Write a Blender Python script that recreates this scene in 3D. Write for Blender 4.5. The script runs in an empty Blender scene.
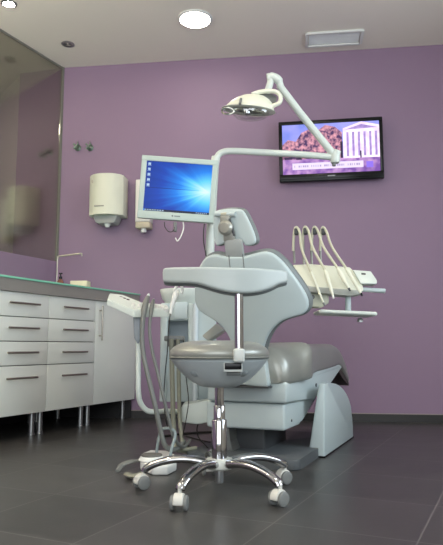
import bpy, bmesh, math, random
from mathutils import Vector as V, Matrix

random.seed(4)
sc = bpy.context.scene
col = sc.collection
pi = math.pi

# ------------------------------------------------------------------ camera
F = 610.0
TH = math.atan(74 / F)
CT, ST = math.cos(TH), math.sin(TH)
EYE = 0.52
cd = bpy.data.cameras.new('camera')
cd.sensor_fit = 'HORIZONTAL'
cd.sensor_width = 36
cd.lens = 36 * F / 443
cd.clip_start = 0.05
cam = bpy.data.objects.new('camera', cd)
cam.location = (0, 0, EYE)
cam.rotation_euler = (pi / 2 + TH, 0, 0)
col.objects.link(cam)
sc.camera = cam

# ------------------------------------------------------------------ world, lights, exposure
w = bpy.data.worlds.new('world')
sc.world = w
w.use_nodes = True
w.node_tree.nodes['Background'].inputs[0].default_value = (0.55, 0.65, 0.8, 1)
w.node_tree.nodes['Background'].inputs[1].default_value = 0.35
sc.view_settings.view_transform = 'Standard'
sc.view_settings.look = 'None'
sc.view_settings.gamma = 1
sc.view_settings.exposure = 1.0
sc.view_settings.use_curve_mapping = False


def area(name, loc, size, power, color, rot):
    l = bpy.data.lights.new(name, 'AREA')
    l.shape = 'RECTANGLE'
    l.size, l.size_y = size
    l.energy = power
    l.color = color
    o = bpy.data.objects.new(name, l)
    o.location = loc
    o.rotation_euler = rot
    col.objects.link(o)
    return o


# daylight entering by the glazed front behind the camera and the side window
area('daylight_front', (-0.6, -1.62, 1.45), (3.6, 1.9), 50, (0.92, 0.97, 1.0), (pi / 2, 0, 0))
area('daylight_side', (2.42, 1.7, 1.5), (1.8, 1.2), 30, (0.78, 0.9, 1.0), (pi / 2, 0, pi / 2))
ADDED_LAMP_GLOW = 60.0
ADDED_UPLIGHT_POWER = 36.0
NEAR_GLOW = 18.0
SPOT_GLOW = 120.0

# ------------------------------------------------------------------ materials


def lin(c):
    return tuple(((x / 255) / 12.92 if x / 255 <= 0.04045 else ((x / 255 + 0.055) / 1.055) ** 2.4) for x in c)


MATS = {}


def mat(name, rgb, rough=0.5, metal=0.0, coat=0.0, noise=0.04, scale=14, bump=0.0, bscale=200, emit=0.0, spec=0.5):
    if name in MATS:
        return MATS[name]
    m = bpy.data.materials.new(name)
    m.use_nodes = True
    nt = m.node_tree
    b = nt.nodes['Principled BSDF']
    c = lin(rgb)
    tc = nt.nodes.new('ShaderNodeTexCoord')
    n = nt.nodes.new('ShaderNodeTexNoise')
    n.inputs['Scale'].default_value = scale
    n.inputs['Detail'].default_value = 4
    nt.links.new(tc.outputs['Object'], n.inputs['Vector'])
    r = nt.nodes.new('ShaderNodeMix')
    r.data_type = 'RGBA'
    r.inputs['A'].default_value = tuple(x * (1 - noise) for x in c) + (1,)
    r.inputs['B'].default_value = tuple(min(1, x * (1 + noise)) for x in c) + (1,)
    nt.links.new(n.outputs['Fac'], r.inputs['Factor'])
    nt.links.new(r.outputs['Result'], b.inputs['Base Color'])
    b.inputs['Roughness'].default_value = rough
    b.inputs['Metallic'].default_value = metal
    b.inputs['Coat Weight'].default_value = coat
    b.inputs['Specular IOR Level'].default_value = spec
    if emit:
        nt.links.new(r.outputs['Result'], b.inputs['Emission Color'])
        b.inputs['Emission Strength'].default_value = emit
    if bump:
        n2 = nt.nodes.new('ShaderNodeTexNoise')
        n2.inputs['Scale'].default_value = bscale
        nt.links.new(tc.outputs['Object'], n2.inputs['Vector'])
        bp = nt.nodes.new('ShaderNodeBump')
        bp.inputs['Strength'].default_value = bump
        bp.inputs['Distance'].default_value = 0.002
        nt.links.new(n2.outputs['Fac'], bp.inputs['Height'])
        nt.links.new(bp.outputs['Normal'], b.inputs['Normal'])
    MATS[name] = m
    return m


def glass(name, tint, reflect, rough=0.0, gloss=(1, 1, 1)):
    m = bpy.data.materials.new(name)
    m.use_nodes = True
    nt = m.node_tree
    nt.nodes.remove(nt.nodes['Principled BSDF'])
    out = nt.nodes['Material Output']
    t = nt.nodes.new('ShaderNodeBsdfTransparent')
    t.inputs[0].default_value = tint + (1,)
    g = nt.nodes.new('ShaderNodeBsdfGlossy')
    g.inputs['Roughness'].default_value = rough
    g.inputs['Color'].default_value = gloss + (1,)
    mx = nt.nodes.new('ShaderNodeMixShader')
    mx.inputs[0].default_value = reflect
    nt.links.new(t.outputs[0], mx.inputs[1])
    nt.links.new(g.outputs[0], mx.inputs[2])
    nt.links.new(mx.outputs[0], out.inputs[0])
    MATS[name] = m
    return m


# geometry of the room: left wall runs along DL, back wall along DB
CR = V((-1.266, 4.66, 0))
NL = V((0.902, -0.432, 0)).normalized()
DL = V((0.432, 0.902, 0)).normalized()
NB = V((-0.1297, -0.9916, 0)).normalized()      # towards the room
DB = V((0.9916, -0.1297, 0)).normalized()
CEIL = 2.74


def floor_material():
    m = bpy.data.materials.new('floor_tile')
    m.use_nodes = True
    nt = m.node_tree
    L = nt.links
    b = nt.nodes['Principled BSDF']
    tc = nt.nodes.new('ShaderNodeTexCoord')

    def vm(op, *a):
        n = nt.nodes.new('ShaderNodeVectorMath')
        n.operation = op
        for i, x in enumerate(a):
            if isinstance(x, (tuple, list)):
                n.inputs[i].default_value = x
            else:
                L.new(x, n.inputs[i])
        return n

    def mm(op, a, bb=None):
        n = nt.nodes.new('ShaderNodeMath')
        n.operation = op
        for i, x in enumerate((a, bb)):
            if x is None:
                continue
            if isinstance(x, (int, float)):
                n.inputs[i].default_value = x
            else:
                L.new(x, n.inputs[i])
        return n.outputs[0]
    T = 0.412
    rel = vm('SUBTRACT', tc.outputs['Object'], tuple(CR)).outputs['Vector']
    ac = vm('DOT_PRODUCT', rel, tuple(NL)).outputs['Value']
    al = vm('DOT_PRODUCT', rel, tuple(DL)).outputs['Value']
    facs = []
    ids = []
    for val, off in ((ac, 1.655), (al, -1.475)):
        x = mm('DIVIDE', mm('SUBTRACT', val, off), T)
        fr = mm('FRACT', mm('ADD', x, 40.0))
        d = mm('MINIMUM', fr, mm('SUBTRACT', 1.0, fr))
        facs.append(mm('LESS_THAN', d, 0.0055))
        ids.append(mm('FLOOR', mm('ADD', x, 40.0)))
    line = mm('MAXIMUM', facs[0], facs[1])
    cx = nt.nodes.new('ShaderNodeCombineXYZ')
    L.new(ids[0], cx.inputs[0])
    L.new(ids[1], cx.inputs[1])
    wn = nt.nodes.new('ShaderNodeTexWhiteNoise')
    wn.noise_dimensions = '3D'
    L.new(cx.outputs[0], wn.inputs['Vector'])
    n = nt.nodes.new('ShaderNodeTexNoise')
    n.inputs['Scale'].default_value = 5
    n.inputs['Detail'].default_value = 7
    mp = nt.nodes.new('ShaderNodeMapping')
    mp.inputs['Scale'].default_value = (0.6, 1.6, 1)
    L.new(tc.outputs['Object'], mp.inputs[0])
    L.new(mp.outputs[0], n.inputs['Vector'])
    fac = mm('ADD', mm('MULTIPLY', n.outputs['Fac'], 0.8), mm('MULTIPLY', wn.outputs['Value'], 0.22))
    cr = nt.nodes.new('ShaderNodeValToRGB')
    cr.color_ramp.elements[0].position = 0.25
    cr.color_ramp.elements[0].color = lin((46, 45, 44)) + (1,)
    cr.color_ramp.elements[1].position = 0.8
    cr.color_ramp.elements[1].color = lin((72, 70, 68)) + (1,)
    L.new(fac, cr.inputs[0])
    mx = nt.nodes.new('ShaderNodeMix')
    mx.data_type = 'RGBA'
    L.new(line, mx.inputs['Factor'])
    L.new(cr.outputs[0], mx.inputs['A'])
    mx.inputs['B'].default_value = lin((98, 95, 91)) + (1,)
    L.new(mx.outputs['Result'], b.inputs['Base Color'])
    rr = mm('ADD', mm('MULTIPLY', n.outputs['Fac'], 0.12), 0.27)
    L.new(rr, b.inputs['Roughness'])
    b.inputs['Specular IOR Level'].default_value = 0.45
    n3 = nt.nodes.new('ShaderNodeTexNoise')
    n3.inputs['Scale'].default_value = 60
    L.new(tc.outputs['Object'], n3.inputs['Vector'])
    bp = nt.nodes.new('ShaderNodeBump')
    bp.inputs['Strength'].default_value = 0.12
    bp.inputs['Distance'].default_value = 0.001
    L.new(mm('SUBTRACT', n3.outputs['Fac'], line), bp.inputs['Height'])
    L.new(bp.outputs['Normal'], b.inputs['Normal'])
    return m


M_FLOOR = floor_material()
M_WALL = mat('purple_paint', (141, 117, 141), 0.6, noise=0.02, scale=3, bump=0.15, bscale=300)
M_WHITEWALL = mat('pale_wall_paint', (196, 192, 182), 0.7, noise=0.02, scale=3)
M_CEIL = mat('ceiling_paint', (236, 229, 218), 0.85, noise=0.015, scale=2)
M_SKIRT = mat('skirting_tile', (42, 40, 40), 0.4, noise=0.12)
M_LIP = mat('skirting_joint', (150, 140, 135), 0.6)
M_CAB = mat('cabinet_laminate', (226, 229, 221), 0.35, noise=0.01)
M_CARC = mat('cabinet_carcass', (120, 118, 114), 0.5)
M_STEEL = mat('brushed_steel', (168, 162, 150), 0.3, 1.0, noise=0.06, scale=40)
M_ALU = mat('satin_aluminium', (170, 172, 172), 0.35, 0.9, noise=0.04)
M_CHROME = mat('chrome', (182, 182, 184), 0.08, 1.0, noise=0.02)
M_BAND = mat('worktop_band', (142, 138, 132), 0.45, 0.0, noise=0.06, scale=8)
M_GREEN = mat('glass_top_green', (130, 205, 175), 0.12, coat=0.4, noise=0.1, scale=20, spec=0.8)
M_SHELL = mat('cool_white_shell', (184, 196, 196), 0.38, noise=0.015)
M_SHELL2 = mat('greenish_white_shell', (206, 213, 206), 0.38, noise=0.015)
M_CREAM = mat('cream_plastic', (220, 220, 202), 0.35, noise=0.02)
M_VINYL = mat('silver_vinyl', (152, 153, 146), 0.36, 0.3, coat=0.2, noise=0.03, bump=0.1, bscale=400)
M_RIM = mat('grey_vinyl_rim', (112, 118, 118), 0.45, noise=0.04)
M_GREY = mat('mid_grey_plastic', (112, 114, 112), 0.45)
M_DGREY = mat('dark_grey_plastic', (62, 64, 66), 0.5)
M_PLATE = mat('base_plate_grey', (84, 88, 90), 0.5, noise=0.06)
M_BLACK = mat('black_gloss', (12, 12, 14), 0.22, spec=0.25)
M_CABLE = mat('dark_cable', (40, 38, 34), 0.5)
M_HOSE = mat('grey_hose', (112, 114, 110), 0.45, noise=0.04)
M_OLIVE = mat('olive_hose', (134, 134, 118), 0.5, noise=0.05)
M_HOSEC = mat('cream_hose', (196, 194, 172), 0.45, noise=0.03)
M_WHITE = mat('white_plastic', (225, 226, 222), 0.35, noise=0.01)
M_WHEEL = mat('caster_tread', (120, 122, 120), 0.5)
M_PANE = glass('smoked_glass', (0.78, 0.78, 0.74), 0.24, 0.13, (0.9, 0.9, 0.82))
M_CLEAR = glass('clear_cover', (0.86, 0.87, 0.86), 0.12, 0.05)
M_FROST = mat('frosted_stripe', (200, 200, 196), 0.6)

# ------------------------------------------------------------------ pixel ray helpers (give world points at a chosen real depth)


def ray(px, py):
    x = px - 221.5
    y = 272.5 - py
    return V((x, F * CT - y * ST, F * ST + y * CT))


def at(px, py, Y):
    r = ray(px, py)
    return V((0, 0, EYE)) + r * (Y / r.y)


def onpl(px, py, p, n):
    r = ray(px, py)
    o = V((0, 0, EYE))
    return o + r * ((V(p) - o).dot(n) / r.dot(n))


def lw(s, off, z=0):
    """point by the left wall: s along it from the corner, off away from it"""
    p = CR + DL * s + NL * off
    return V((p.x, p.y, z))


def bw(px, py, off=0.0):
    return onpl(px, py, CR + NB * off, NB)


# ------------------------------------------------------------------ mesh helpers
def catmull(pts, n=6, closed=False):
    pts = [V(p) for p in pts]
    out = []
    N = len(pts)
    rng = N if closed else N - 1
    for i in range(rng):
        p0 = pts[(i - 1) % N] if closed or i > 0 else pts[0] * 2 - pts[1]
        p1 = pts[i]
        p2 = pts[(i + 1) % N]
        p3 = pts[(i + 2) % N] if closed or i + 2 < N else pts[-1] * 2 - pts[-2]
        for k in range(n):
            t = k / n
            out.append(0.5 * ((2 * p1) + (p2 - p0) * t + (2 * p0 - 5 * p1 + 4 * p2 - p3) * t * t + (3 * p1 - p0 - 3 * p2 + p3) * t ** 3))
    if not closed:
        out.append(pts[-1])
    return out


class MB:
    def __init__(self, M=None):
        self.bm = bmesh.new()
        self.M = M or Matrix.Identity(4)
        self.mi = 0

    def v(self, p):
        return self.bm.verts.new(self.M @ V(p))

    def f(self, vs):
        try:
            fc = self.bm.faces.new(vs)
            fc.material_index = self.mi
            return fc
        except ValueError:
            return None

    def box(self, c, s, ax=None, bev=0.0):
        """c centre, s full sizes, ax optional 3 axes"""
        c = V(c)
        ax = ax or (V((1, 0, 0)), V((0, 1, 0)), V((0, 0, 1)))
        vs = []
        for i in (-1, 1):
            for j in (-1, 1):
                for k in (-1, 1):
                    vs.append(self.v(c + ax[0] * (i * s[0] / 2) + ax[1] * (j * s[1] / 2) + ax[2] * (k * s[2] / 2)))
        fs = [self.f([vs[i] for i in q]) for q in ((0, 1, 3, 2), (4, 6, 7, 5), (0, 4, 5, 1), (2, 3, 7, 6), (0, 2, 6, 4), (1, 5, 7, 3))]
        if bev:
            es = list({e for f_ in fs for e in f_.edges})
            bmesh.ops.bevel(self.bm, geom=es, offset=bev, segments=3, affect='EDGES', profile=0.5)
        return self

    def prism(self, pts, vec, bev=0.0, seg=2):
        pts = [V(p) for p in pts]
        vec = V(vec)
        a = [self.v(p) for p in pts]
        b = [self.v(p + vec) for p in pts]
        n = len(pts)
        fs = [self.f(list(reversed(a))), self.f(b)]
        for i in range(n):
            fs.append(self.f([a[i], a[(i + 1) % n], b[(i + 1) % n], b[i]]))
        if bev:
            es = list({e for f_ in fs if f_ for e in f_.edges})
            bmesh.ops.bevel(self.bm, geom=es, offset=bev, segments=seg, affect='EDGES', profile=0.5)
        return self

    def tube(self, pts, r, n=12, caps=True, flat=None):
        pts = [V(p) for p in pts]
        rs = r if isinstance(r, (list, tuple)) else [r] * len(pts)
        if len(rs) != len(pts):
            rs = [rs[min(len(rs) - 1, int(i * len(rs) / len(pts)))] for i in range(len(pts))]
        rings = []
        t0 = (pts[1] - pts[0]).normalized()
        up = V((0, 0, 1)) if abs(t0.z) < 0.9 else V((1, 0, 0))
        nrm = (up - t0 * up.dot(t0)).normalized()
        for i, p in enumerate(pts):
            a = pts[max(0, i - 1)]
            b = pts[min(len(pts) - 1, i + 1)]
            t = (b - a).normalized()
            nrm = (nrm - t * nrm.dot(t)).normalized()
            bi = t.cross(nrm)
            fx = flat or (1, 1)
            rings.append([self.v(p + (nrm * math.cos(2 * pi * k / n) * fx[0] + bi * math.sin(2 * pi * k / n) * fx[1]) * rs[i]) for k in range(n)])
        for a, b in zip(rings, rings[1:]):
            for k in range(n):
                self.f([a[k], a[(k + 1) % n], b[(k + 1) % n], b[k]])
        if caps:
            self.f(list(reversed(rings[0])))
            self.f(rings[-1])
        return self

    def cyl(self, p0, p1, r0, r1=None, n=20):
        return self.tube([p0, p1], [r0, r0 if r1 is None else r1], n)

    def lathe(self, prof, o, ax=(0, 0, 1), n=32, sx=1.0, sy=1.0, xdir=None, close=True):
        """prof: list of (radius, height)"""
        o = V(o)
        ax = V(ax).normalized()
        x = V(xdir) if xdir else (V((1, 0, 0)) if abs(ax.x) < 0.9 else V((0, 1, 0)))
        x = (x - ax * x.dot(ax)).normalized()
        y = ax.cross(x)
        rings = []
        for r, h in prof:
            if r < 1e-5:
                rings.append([self.v(o + ax * h)])
            else:
                rings.append([self.v(o + ax * h + x * (r * sx * math.cos(2 * pi * k / n)) + y * (r * sy * math.sin(2 * pi * k / n))) for k in range(n)])
        for a, b in zip(rings, rings[1:]):
            if len(a) == 1 and len(b) == 1:
                continue
            for k in range(n):
                k2 = (k + 1) % n
                if len(a) == 1:
                    self.f([a[0], b[k2], b[k]])
                elif len(b) == 1:
                    self.f([a[k], a[k2], b[0]])
                else:
                    self.f([a[k], a[k2], b[k2], b[k]])
        if close:
            if len(rings[0]) > 1:
                self.f(list(reversed(rings[0])))
            if len(rings[-1]) > 1:
                self.f(rings[-1])
        return self

    def pillow(self, outline, centre, O, ex, ey, en, t, r, h=None, rings=5, bulge=0.0):
        """rounded plate: 2-D outline (in ex, ey) of thickness t, edge radius r, optional height field h(x, y) along en"""
        h = h or (lambda x, y: 0.0)
        n = len(outline)
        P = [V((p[0], p[1])) for p in outline]
        A = sum(P[i].x * P[(i + 1) % n].y - P[(i + 1) % n].x * P[i].y for i in range(n))
        if A < 0:
            P.reverse()
        nr = []
        for i in range(n):
            d = (P[(i + 1) % n] - P[i - 1]).normalized()
            nr.append(V((d.y, -d.x)))
        c = V(centre)
        O, ex, ey, en = V(O), V(ex), V(ey), V(en)

        def ring(ins, sc_, dz, bl=0.0):
            o_ = []
            for i in range(n):
                q = P[i] - nr[i] * ins
                q = c + (q - c) * sc_
                o_.append(self.v(O + ex * q.x + ey * q.y + en * (dz + h(q.x, q.y) + bl)))
            return o_
        rs = []
        m = rings
        for k in range(1, m):
            s_ = k / m
            rs.append(ring(r, s_, t / 2, bulge * (1 - s_ * s_)))
        for k in range(5):
            a = pi / 2 * (1 - k / 4)
            rs.append(ring(r * (1 - math.cos(a)), 1, t / 2 - r + r * math.sin(a)))
        for k in range(5):
            a = -pi / 2 * (k / 4)
            rs.append(ring(r * (1 - math.cos(a)), 1, -t / 2 + r + r * math.sin(a)))
        for k in range(m - 1, 0, -1):
            rs.append(ring(r, k / m, -t / 2))
        c0 = self.v(O + ex * c.x + ey * c.y + en * (t / 2 + h(c.x, c.y) + bulge))
        c1 = self.v(O + ex * c.x + ey * c.y + en * (-t / 2 + h(c.x, c.y)))
        for i in range(n):
            self.f([c0, rs[0][i], rs[0][(i + 1) % n]])
            self.f([c1, rs[-1][(i + 1) % n], rs[-1][i]])
        for a, b in zip(rs, rs[1:]):
            for i in range(n):
                j = (i + 1) % n
                self.f([a[i], b[i], b[j], a[j]])
        return self

    def build(self, name, material, parent=None, smooth=40, origin=None):
        bmesh.ops.recalc_face_normals(self.bm, faces=self.bm.faces[:])
        me = bpy.data.meshes.new(name)
        self.bm.to_mesh(me)
        self.bm.free()
        for mm_ in (material if isinstance(material, (list, tuple)) else [material]):
            me.materials.append(mm_)
        o = bpy.data.objects.new(name, me)
        if parent is not None:
            W = WM[parent.name]
            me.transform(W.inverted())
            o.parent = parent
            WM[o.name] = W.copy()
        else:
            if origin is None:
                xs = [v.co for v in me.vertices]
                origin = V(((min(p.x for p in xs) + max(p.x for p in xs)) / 2, (min(p.y for p in xs) + max(p.y for p in xs)) / 2, min(p.z for p in xs)))
            if origin != 0:
                T = Matrix.Translation(V(origin))
                me.transform(T.inverted())
                o.location = V(origin)
                WM[o.name] = T
            else:
                WM[o.name] = Matrix.Identity(4)
        if smooth:
            for p in me.polygons:
                p.use_smooth = True
            me.set_sharp_from_angle(angle=math.radians(smooth))
        col.objects.link(o)
        return o


WM = {}


def tag(o, label, cat, group=None):
    o['label'] = label
    o['category'] = cat
    if group:
        o['group'] = group
    return o


def thing(name, loc, label, cat, group=None, rz=0.0):
    o = bpy.data.objects.new(name, None)
    o.empty_display_size = 0.1
    o.location = V(loc)
    o.rotation_euler = (0, 0, rz)
    col.objects.link(o)
    WM[o.name] = Matrix.Translation(V(loc)) @ Matrix.Rotation(rz, 4, 'Z')
    return tag(o, label, cat, group)


def struct(mb, name, material, smooth=0):
    o = mb.build(name, material, None, smooth, origin=0)
    o['kind'] = 'structure'
    return o


def arc(c, r, a0, a1, n, x=V((1, 0, 0)), y=V((0, 1, 0))):
    return [V(c) + x * (r * math.cos(a0 + (a1 - a0) * k / n)) + y * (r * math.sin(a0 + (a1 - a0) * k / n)) for k in range(n + 1)]


def slab(name, a, b, z0, z1, nrm, t, material):
    """wall slab between plan points a and b, thickness t going away from the room"""
    a, b = V(a), V(b)
    m = MB()
    m.prism([V((a.x, a.y, z0)), V((b.x, b.y, z0)), V((b.x, b.y, z1)), V((a.x, a.y, z1))], nrm * -t)
    return struct(m, name, material)


# ------------------------------------------------------------------ structure
XR, YR = 2.3, -1.5
BR = CR + DB * ((XR - CR.x) / DB.x)
LEND = CR + DL * ((YR - CR.y) / DL.y)
GS = -2.4                                  # glass runs from here to the corner
m = MB()
m.prism([V((-5.2, 6.6, -0.1)), V((-5.2, -1.9, -0.1)), V((2.7, -1.9, -0.1)), V((2.7, 6.6, -0.1))], (0, 0, 0.1))
struct(m, 'floor', M_FLOOR)
m = MB()
m.prism([V((-5.2, 6.6, CEIL)), V((-5.2, -1.9, CEIL)), V((2.7, -1.9, CEIL)), V((2.7, 6.6, CEIL))], (0, 0, 0.1))
struct(m, 'ceiling', M_CEIL)
slab('wall_back', CR, BR + DB * 0.1, 0, CEIL, NB, 0.1, M_WALL)
slab('wall_left', CR, LEND, 0, 1.17, NL, 0.08, M_WALL)
slab('wall_left_end', CR + DL * GS, LEND, 1.17, CEIL, NL, 0.08, M_WHITEWALL)
# right wall with a window opening, rear wall with a glazed front
W0, W1, Z0, Z1 = 0.8, 2.6, 0.9, 2.1
m = MB()
for y0, y1, z0, z1 in ((YR, W0, 0, CEIL), (W1, 4.3, 0, CEIL), (W0, W1, 0, Z0), (W0, W1, Z1, CEIL)):
    m.box(((XR + 0.05), (y0 + y1) / 2, (z0 + z1) / 2), (0.1, y1 - y0, z1 - z0))
struct(m, 'wall_right', M_WHITEWALL)
m = MB()
for y in (W0 + 0.025, (W0 + W1) / 2, W1 - 0.025):
    m.box((XR + 0.05, y, (Z0 + Z1) / 2), (0.06, 0.05, Z1 - Z0))
for z in (Z0 + 0.025, Z1 - 0.025):
    m.box((XR + 0.05, (W0 + W1) / 2, z), (0.06, W1 - W0, 0.05))
struct(m, 'window_1', M_WHITE)
FX0, FX1, FZ0, FZ1 = -2.5, 1.3, 0.4, 2.45
m = MB()
for x0, x1, z0, z1 in ((-4.4, FX0, 0, CEIL), (FX1, XR + 0.1, 0, CEIL), (FX0, FX1, 0, FZ0), (FX0, FX1, FZ1, CEIL)):
    m.box(((x0 + x1) / 2, YR - 0.05, (z0 + z1) / 2), (x1 - x0, 0.1, z1 - z0))
struct(m, 'wall_rear', M_WHITEWALL)
m = MB()
for k in range(4):
    m.box((FX0 + 0.03 + k * (FX1 - FX0 - 0.06) / 3, YR - 0.05, (FZ0 + FZ1) / 2), (0.06, 0.05, FZ1 - FZ0))
for z in (FZ0 + 0.03, FZ1 - 0.03):
    m.box(((FX0 + FX1) / 2, YR - 0.05, z), (FX1 - FX0, 0.05, 0.06))
struct(m, 'window_2', M_DGREY)
# glass screen above the worktop, to the ceiling, with its edge trim
m = MB()
m.prism([lw(GS, -0.008, 1.17), lw(-0.02, -0.008, 1.17), lw(-0.02, -0.008, CEIL), lw(GS, -0.008, CEIL)], NL * 0.008)
struct(m, 'window_3', M_PANE)
m = MB()
m.box(lw(-0.008, 0.0, (1.17 + CEIL) / 2), (0.02, 0.016, CEIL - 1.17), (DL, NL, V((0, 0, 1))))
m.box(lw(GS / 2, -0.004, CEIL - 0.008), (-GS, 0.012, 0.016), (DL, NL, V((0, 0, 1))))
struct(m, 'trim_1', mat('screen_seal', (120, 118, 110), 0.7))
# the room seen through that glass
DA = V((-0.963, 0.269, 0)).normalized()
e1 = CR + DA * 0.40
slab('wall_annex_return', CR - NL * 0.01, e1, 0, CEIL, V((-0.269, -0.963, 0)), 0.08, M_WALL)
e2 = e1 + V((-0.95, 1.25, 0))
slab('wall_annex_side', e1 + V((0, 0.02, 0)), e2, 0, CEIL, V((-0.8, -0.6, 0)), 0.08, M_WHITEWALL)
slab('wall_annex_back', e2, V((-5.1, 5.2, 0)), 0, CEIL, V((0.25, -0.97, 0)), 0.08, M_WHITEWALL)
slab('wall_annex_far', V((-5.1, 5.2, 0)), V((-5.1, -1.6, 0)), 0, CEIL, V((1, 0, 0)), 0.08, M_WHITEWALL)
# baseboards
m = MB()
a = CR + DL * 0.0
m.prism([CR + NB * 0.012, BR + NB * 0.012, BR + NB * 0.012 + V((0, 0, 0.052)), CR + NB * 0.012 + V((0, 0, 0.052))], NB * -0.012)
struct(m, 'baseboard_back', M_SKIRT)
m = MB()
m.prism([CR + NB * 0.013 + V((0, 0, 0.052)), BR + NB * 0.013 + V((0, 0, 0.052)), BR + NB * 0.013 + V((0, 0, 0.057)), CR + NB * 0.013 + V((0, 0, 0.057))], NB * -0.013)
struct(m, 'trim_2', M_LIP)
m = MB()
m.prism([lw(0, 0.012), lw(-5.5, 0.012), lw(-5.5, 0.012, 0.052), lw(0, 0.012, 0.052)], NL * -0.012)
struct(m, 'baseboard_left', M_SKIRT)

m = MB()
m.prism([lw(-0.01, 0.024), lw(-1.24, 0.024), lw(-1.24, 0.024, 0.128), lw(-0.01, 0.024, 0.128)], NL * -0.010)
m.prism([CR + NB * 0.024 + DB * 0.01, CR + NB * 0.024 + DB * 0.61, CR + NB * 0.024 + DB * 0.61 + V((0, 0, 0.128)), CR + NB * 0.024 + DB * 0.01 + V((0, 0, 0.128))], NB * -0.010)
struct(m, 'under_cabinet_shade', mat('painted_shade', (20, 18, 20), 0.6))  # black boards stand in for the shade under the cabinets

# frosted stripes on a glass panel standing in the annex
sp = thing('striped_glass_panel', onpl(8, 345, (-2.2, 5.0, 0), V((0.902, -0.432, 0))) * 1.0, 'glass panel with pale slanting stripes seen through the smoked screen', 'glass panel')
sp.location.z = 0
WM[sp.name] = Matrix.Translation(sp.location)
m = MB()
p0 = V((-2.05, 4.5, 0))
dd = V((0.35, 0.94, 0)).normalized()
for k in range(4):
    z = 1.92 - k * 0.085
    m.prism([p0 - dd * 0.9 + V((0, 0, z)), p0 + dd * 0.45 + V((0, 0, z)), p0 + dd * 0.45 + V((0, 0, z + 0.022)), p0 - dd * 0.9 + V((0, 0, z + 0.022))], V((-0.004, 0.0015, 0)))
m.build('frosted_stripe_pattern', M_FROST, sp, 0)
m = MB()
m.prism([p0 - dd * 0.9, p0 + dd * 0.45, p0 + dd * 0.45 + V((0, 0, 2.05)), p0 - dd * 0.9 + V((0, 0, 2.05))], V((-0.01, 0.0035, 0)))
m.build('pane', glass('annex_glass', (0.75, 0.75, 0.75), 0.08), sp, 0)

# ------------------------------------------------------------------ ceiling fittings


def emit_mat(name, rgb, s):
    m_ = bpy.data.materials.new(name)
    m_.use_nodes = True
    nt = m_.node_tree
    b = nt.nodes['Principled BSDF']
    b.inputs['Base Color'].default_value = (0.8, 0.8, 0.8, 1)
    g = nt.nodes.new('ShaderNodeTexNoise')
    g.inputs['Scale'].default_value = 3
    mx = nt.nodes.new('ShaderNodeMix')
    mx.data_type = 'RGBA'
    mx.inputs['A'].default_value = lin(rgb) + (1,)
    mx.inputs['B'].default_value = tuple(min(1, x * 1.04) for x in lin(rgb)) + (1,)
    nt.links.new(g.outputs['Fac'], mx.inputs['Factor'])
    nt.links.new(mx.outputs['Result'], b.inputs['Emission Color'])
    b.inputs['Emission Strength'].default_value = s
    MATS[name] = m_
    return m_


M_ADDED_PANEL = emit_mat('added_lamp_diffuser', (255, 246, 228), ADDED_LAMP_GLOW)
M_SPOT = emit_mat('spot_glow', (255, 238, 205), SPOT_GLOW)


M_PANEL_NEAR = emit_mat('near_lamp_diffuser', (255, 246, 228), NEAR_GLOW)


def round_lamp(x, y, label, dm=None):
    t = thing('ceiling_lamp', (x, y, CEIL), label, 'ceiling light', 'round ceiling lamps')
    MB().lathe([(0.098, 0.0), (0.118, 0.0), (0.118, -0.006), (0.11, -0.012), (0.098, -0.012)], (x, y, CEIL), n=40, close=False).build('trim_ring', M_WHITE, t)
    MB().lathe([(0.0, -0.0135), (0.102, -0.0135), (0.102, -0.004), (0, -0.004)], (x, y, CEIL), n=40).build('diffuser', dm or M_ADDED_PANEL, t)


round_lamp(-0.18, 3.92, 'large glowing round ceiling lamp above the purple wall', M_PANEL_NEAR)
round_lamp(0.3, 1.7, 'added unseen round ceiling lamp lighting the middle of the room')  # extra lamp added out of view to light the room
round_lamp(-2.6, 4.0, 'added unseen round ceiling lamp lighting the room behind the smoked glass')  # added out of view so the annex looks brighter through the glass
round_lamp(-1.7, 1.4, 'added unseen round ceiling lamp lighting the left part of the room')  # second out-of-view lamp added for room light
sx_, sy_ = -1.385, 3.735
t = thing('recessed_spotlight', (sx_, sy_, CEIL), 'small lit ceiling spotlight near the top of the smoked glass', 'spotlight')
MB().lathe([(0.036, 0.0), (0.05, 0.0), (0.05, -0.004), (0.036, -0.008)], (sx_, sy_, CEIL), n=28, close=False).build('trim_ring', M_ALU, t)
MB().lathe([(0, -0.006), (0.038, -0.006), (0.038, -0.002), (0, -0.002)], (sx_, sy_, CEIL), n=28).build('bulb', M_SPOT, t)
t = thing('recessed_downlight', (-1.135, 4.273, CEIL), 'small unlit downlight in the ceiling by the room corner', 'downlight')
MB().lathe([(0.03, 0.0), (0.048, 0.0), (0.048, -0.004), (0.03, -0.006)], (-1.135, 4.273, CEIL), n=28, close=False).build('trim_ring', M_ALU, t)
MB().lathe([(0, -0.003), (0.013, -0.003), (0.013, -0.001), (0, -0.001)], (-1.152, 4.273, CEIL), n=28).build('bulb', M_GREY, t)
MB().lathe([(0, -0.003), (0.013, -0.003), (0.013, -0.001), (0, -0.001)], (-1.120, 4.273, CEIL), n=28).build('bulb', M_GREY, t)

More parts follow.
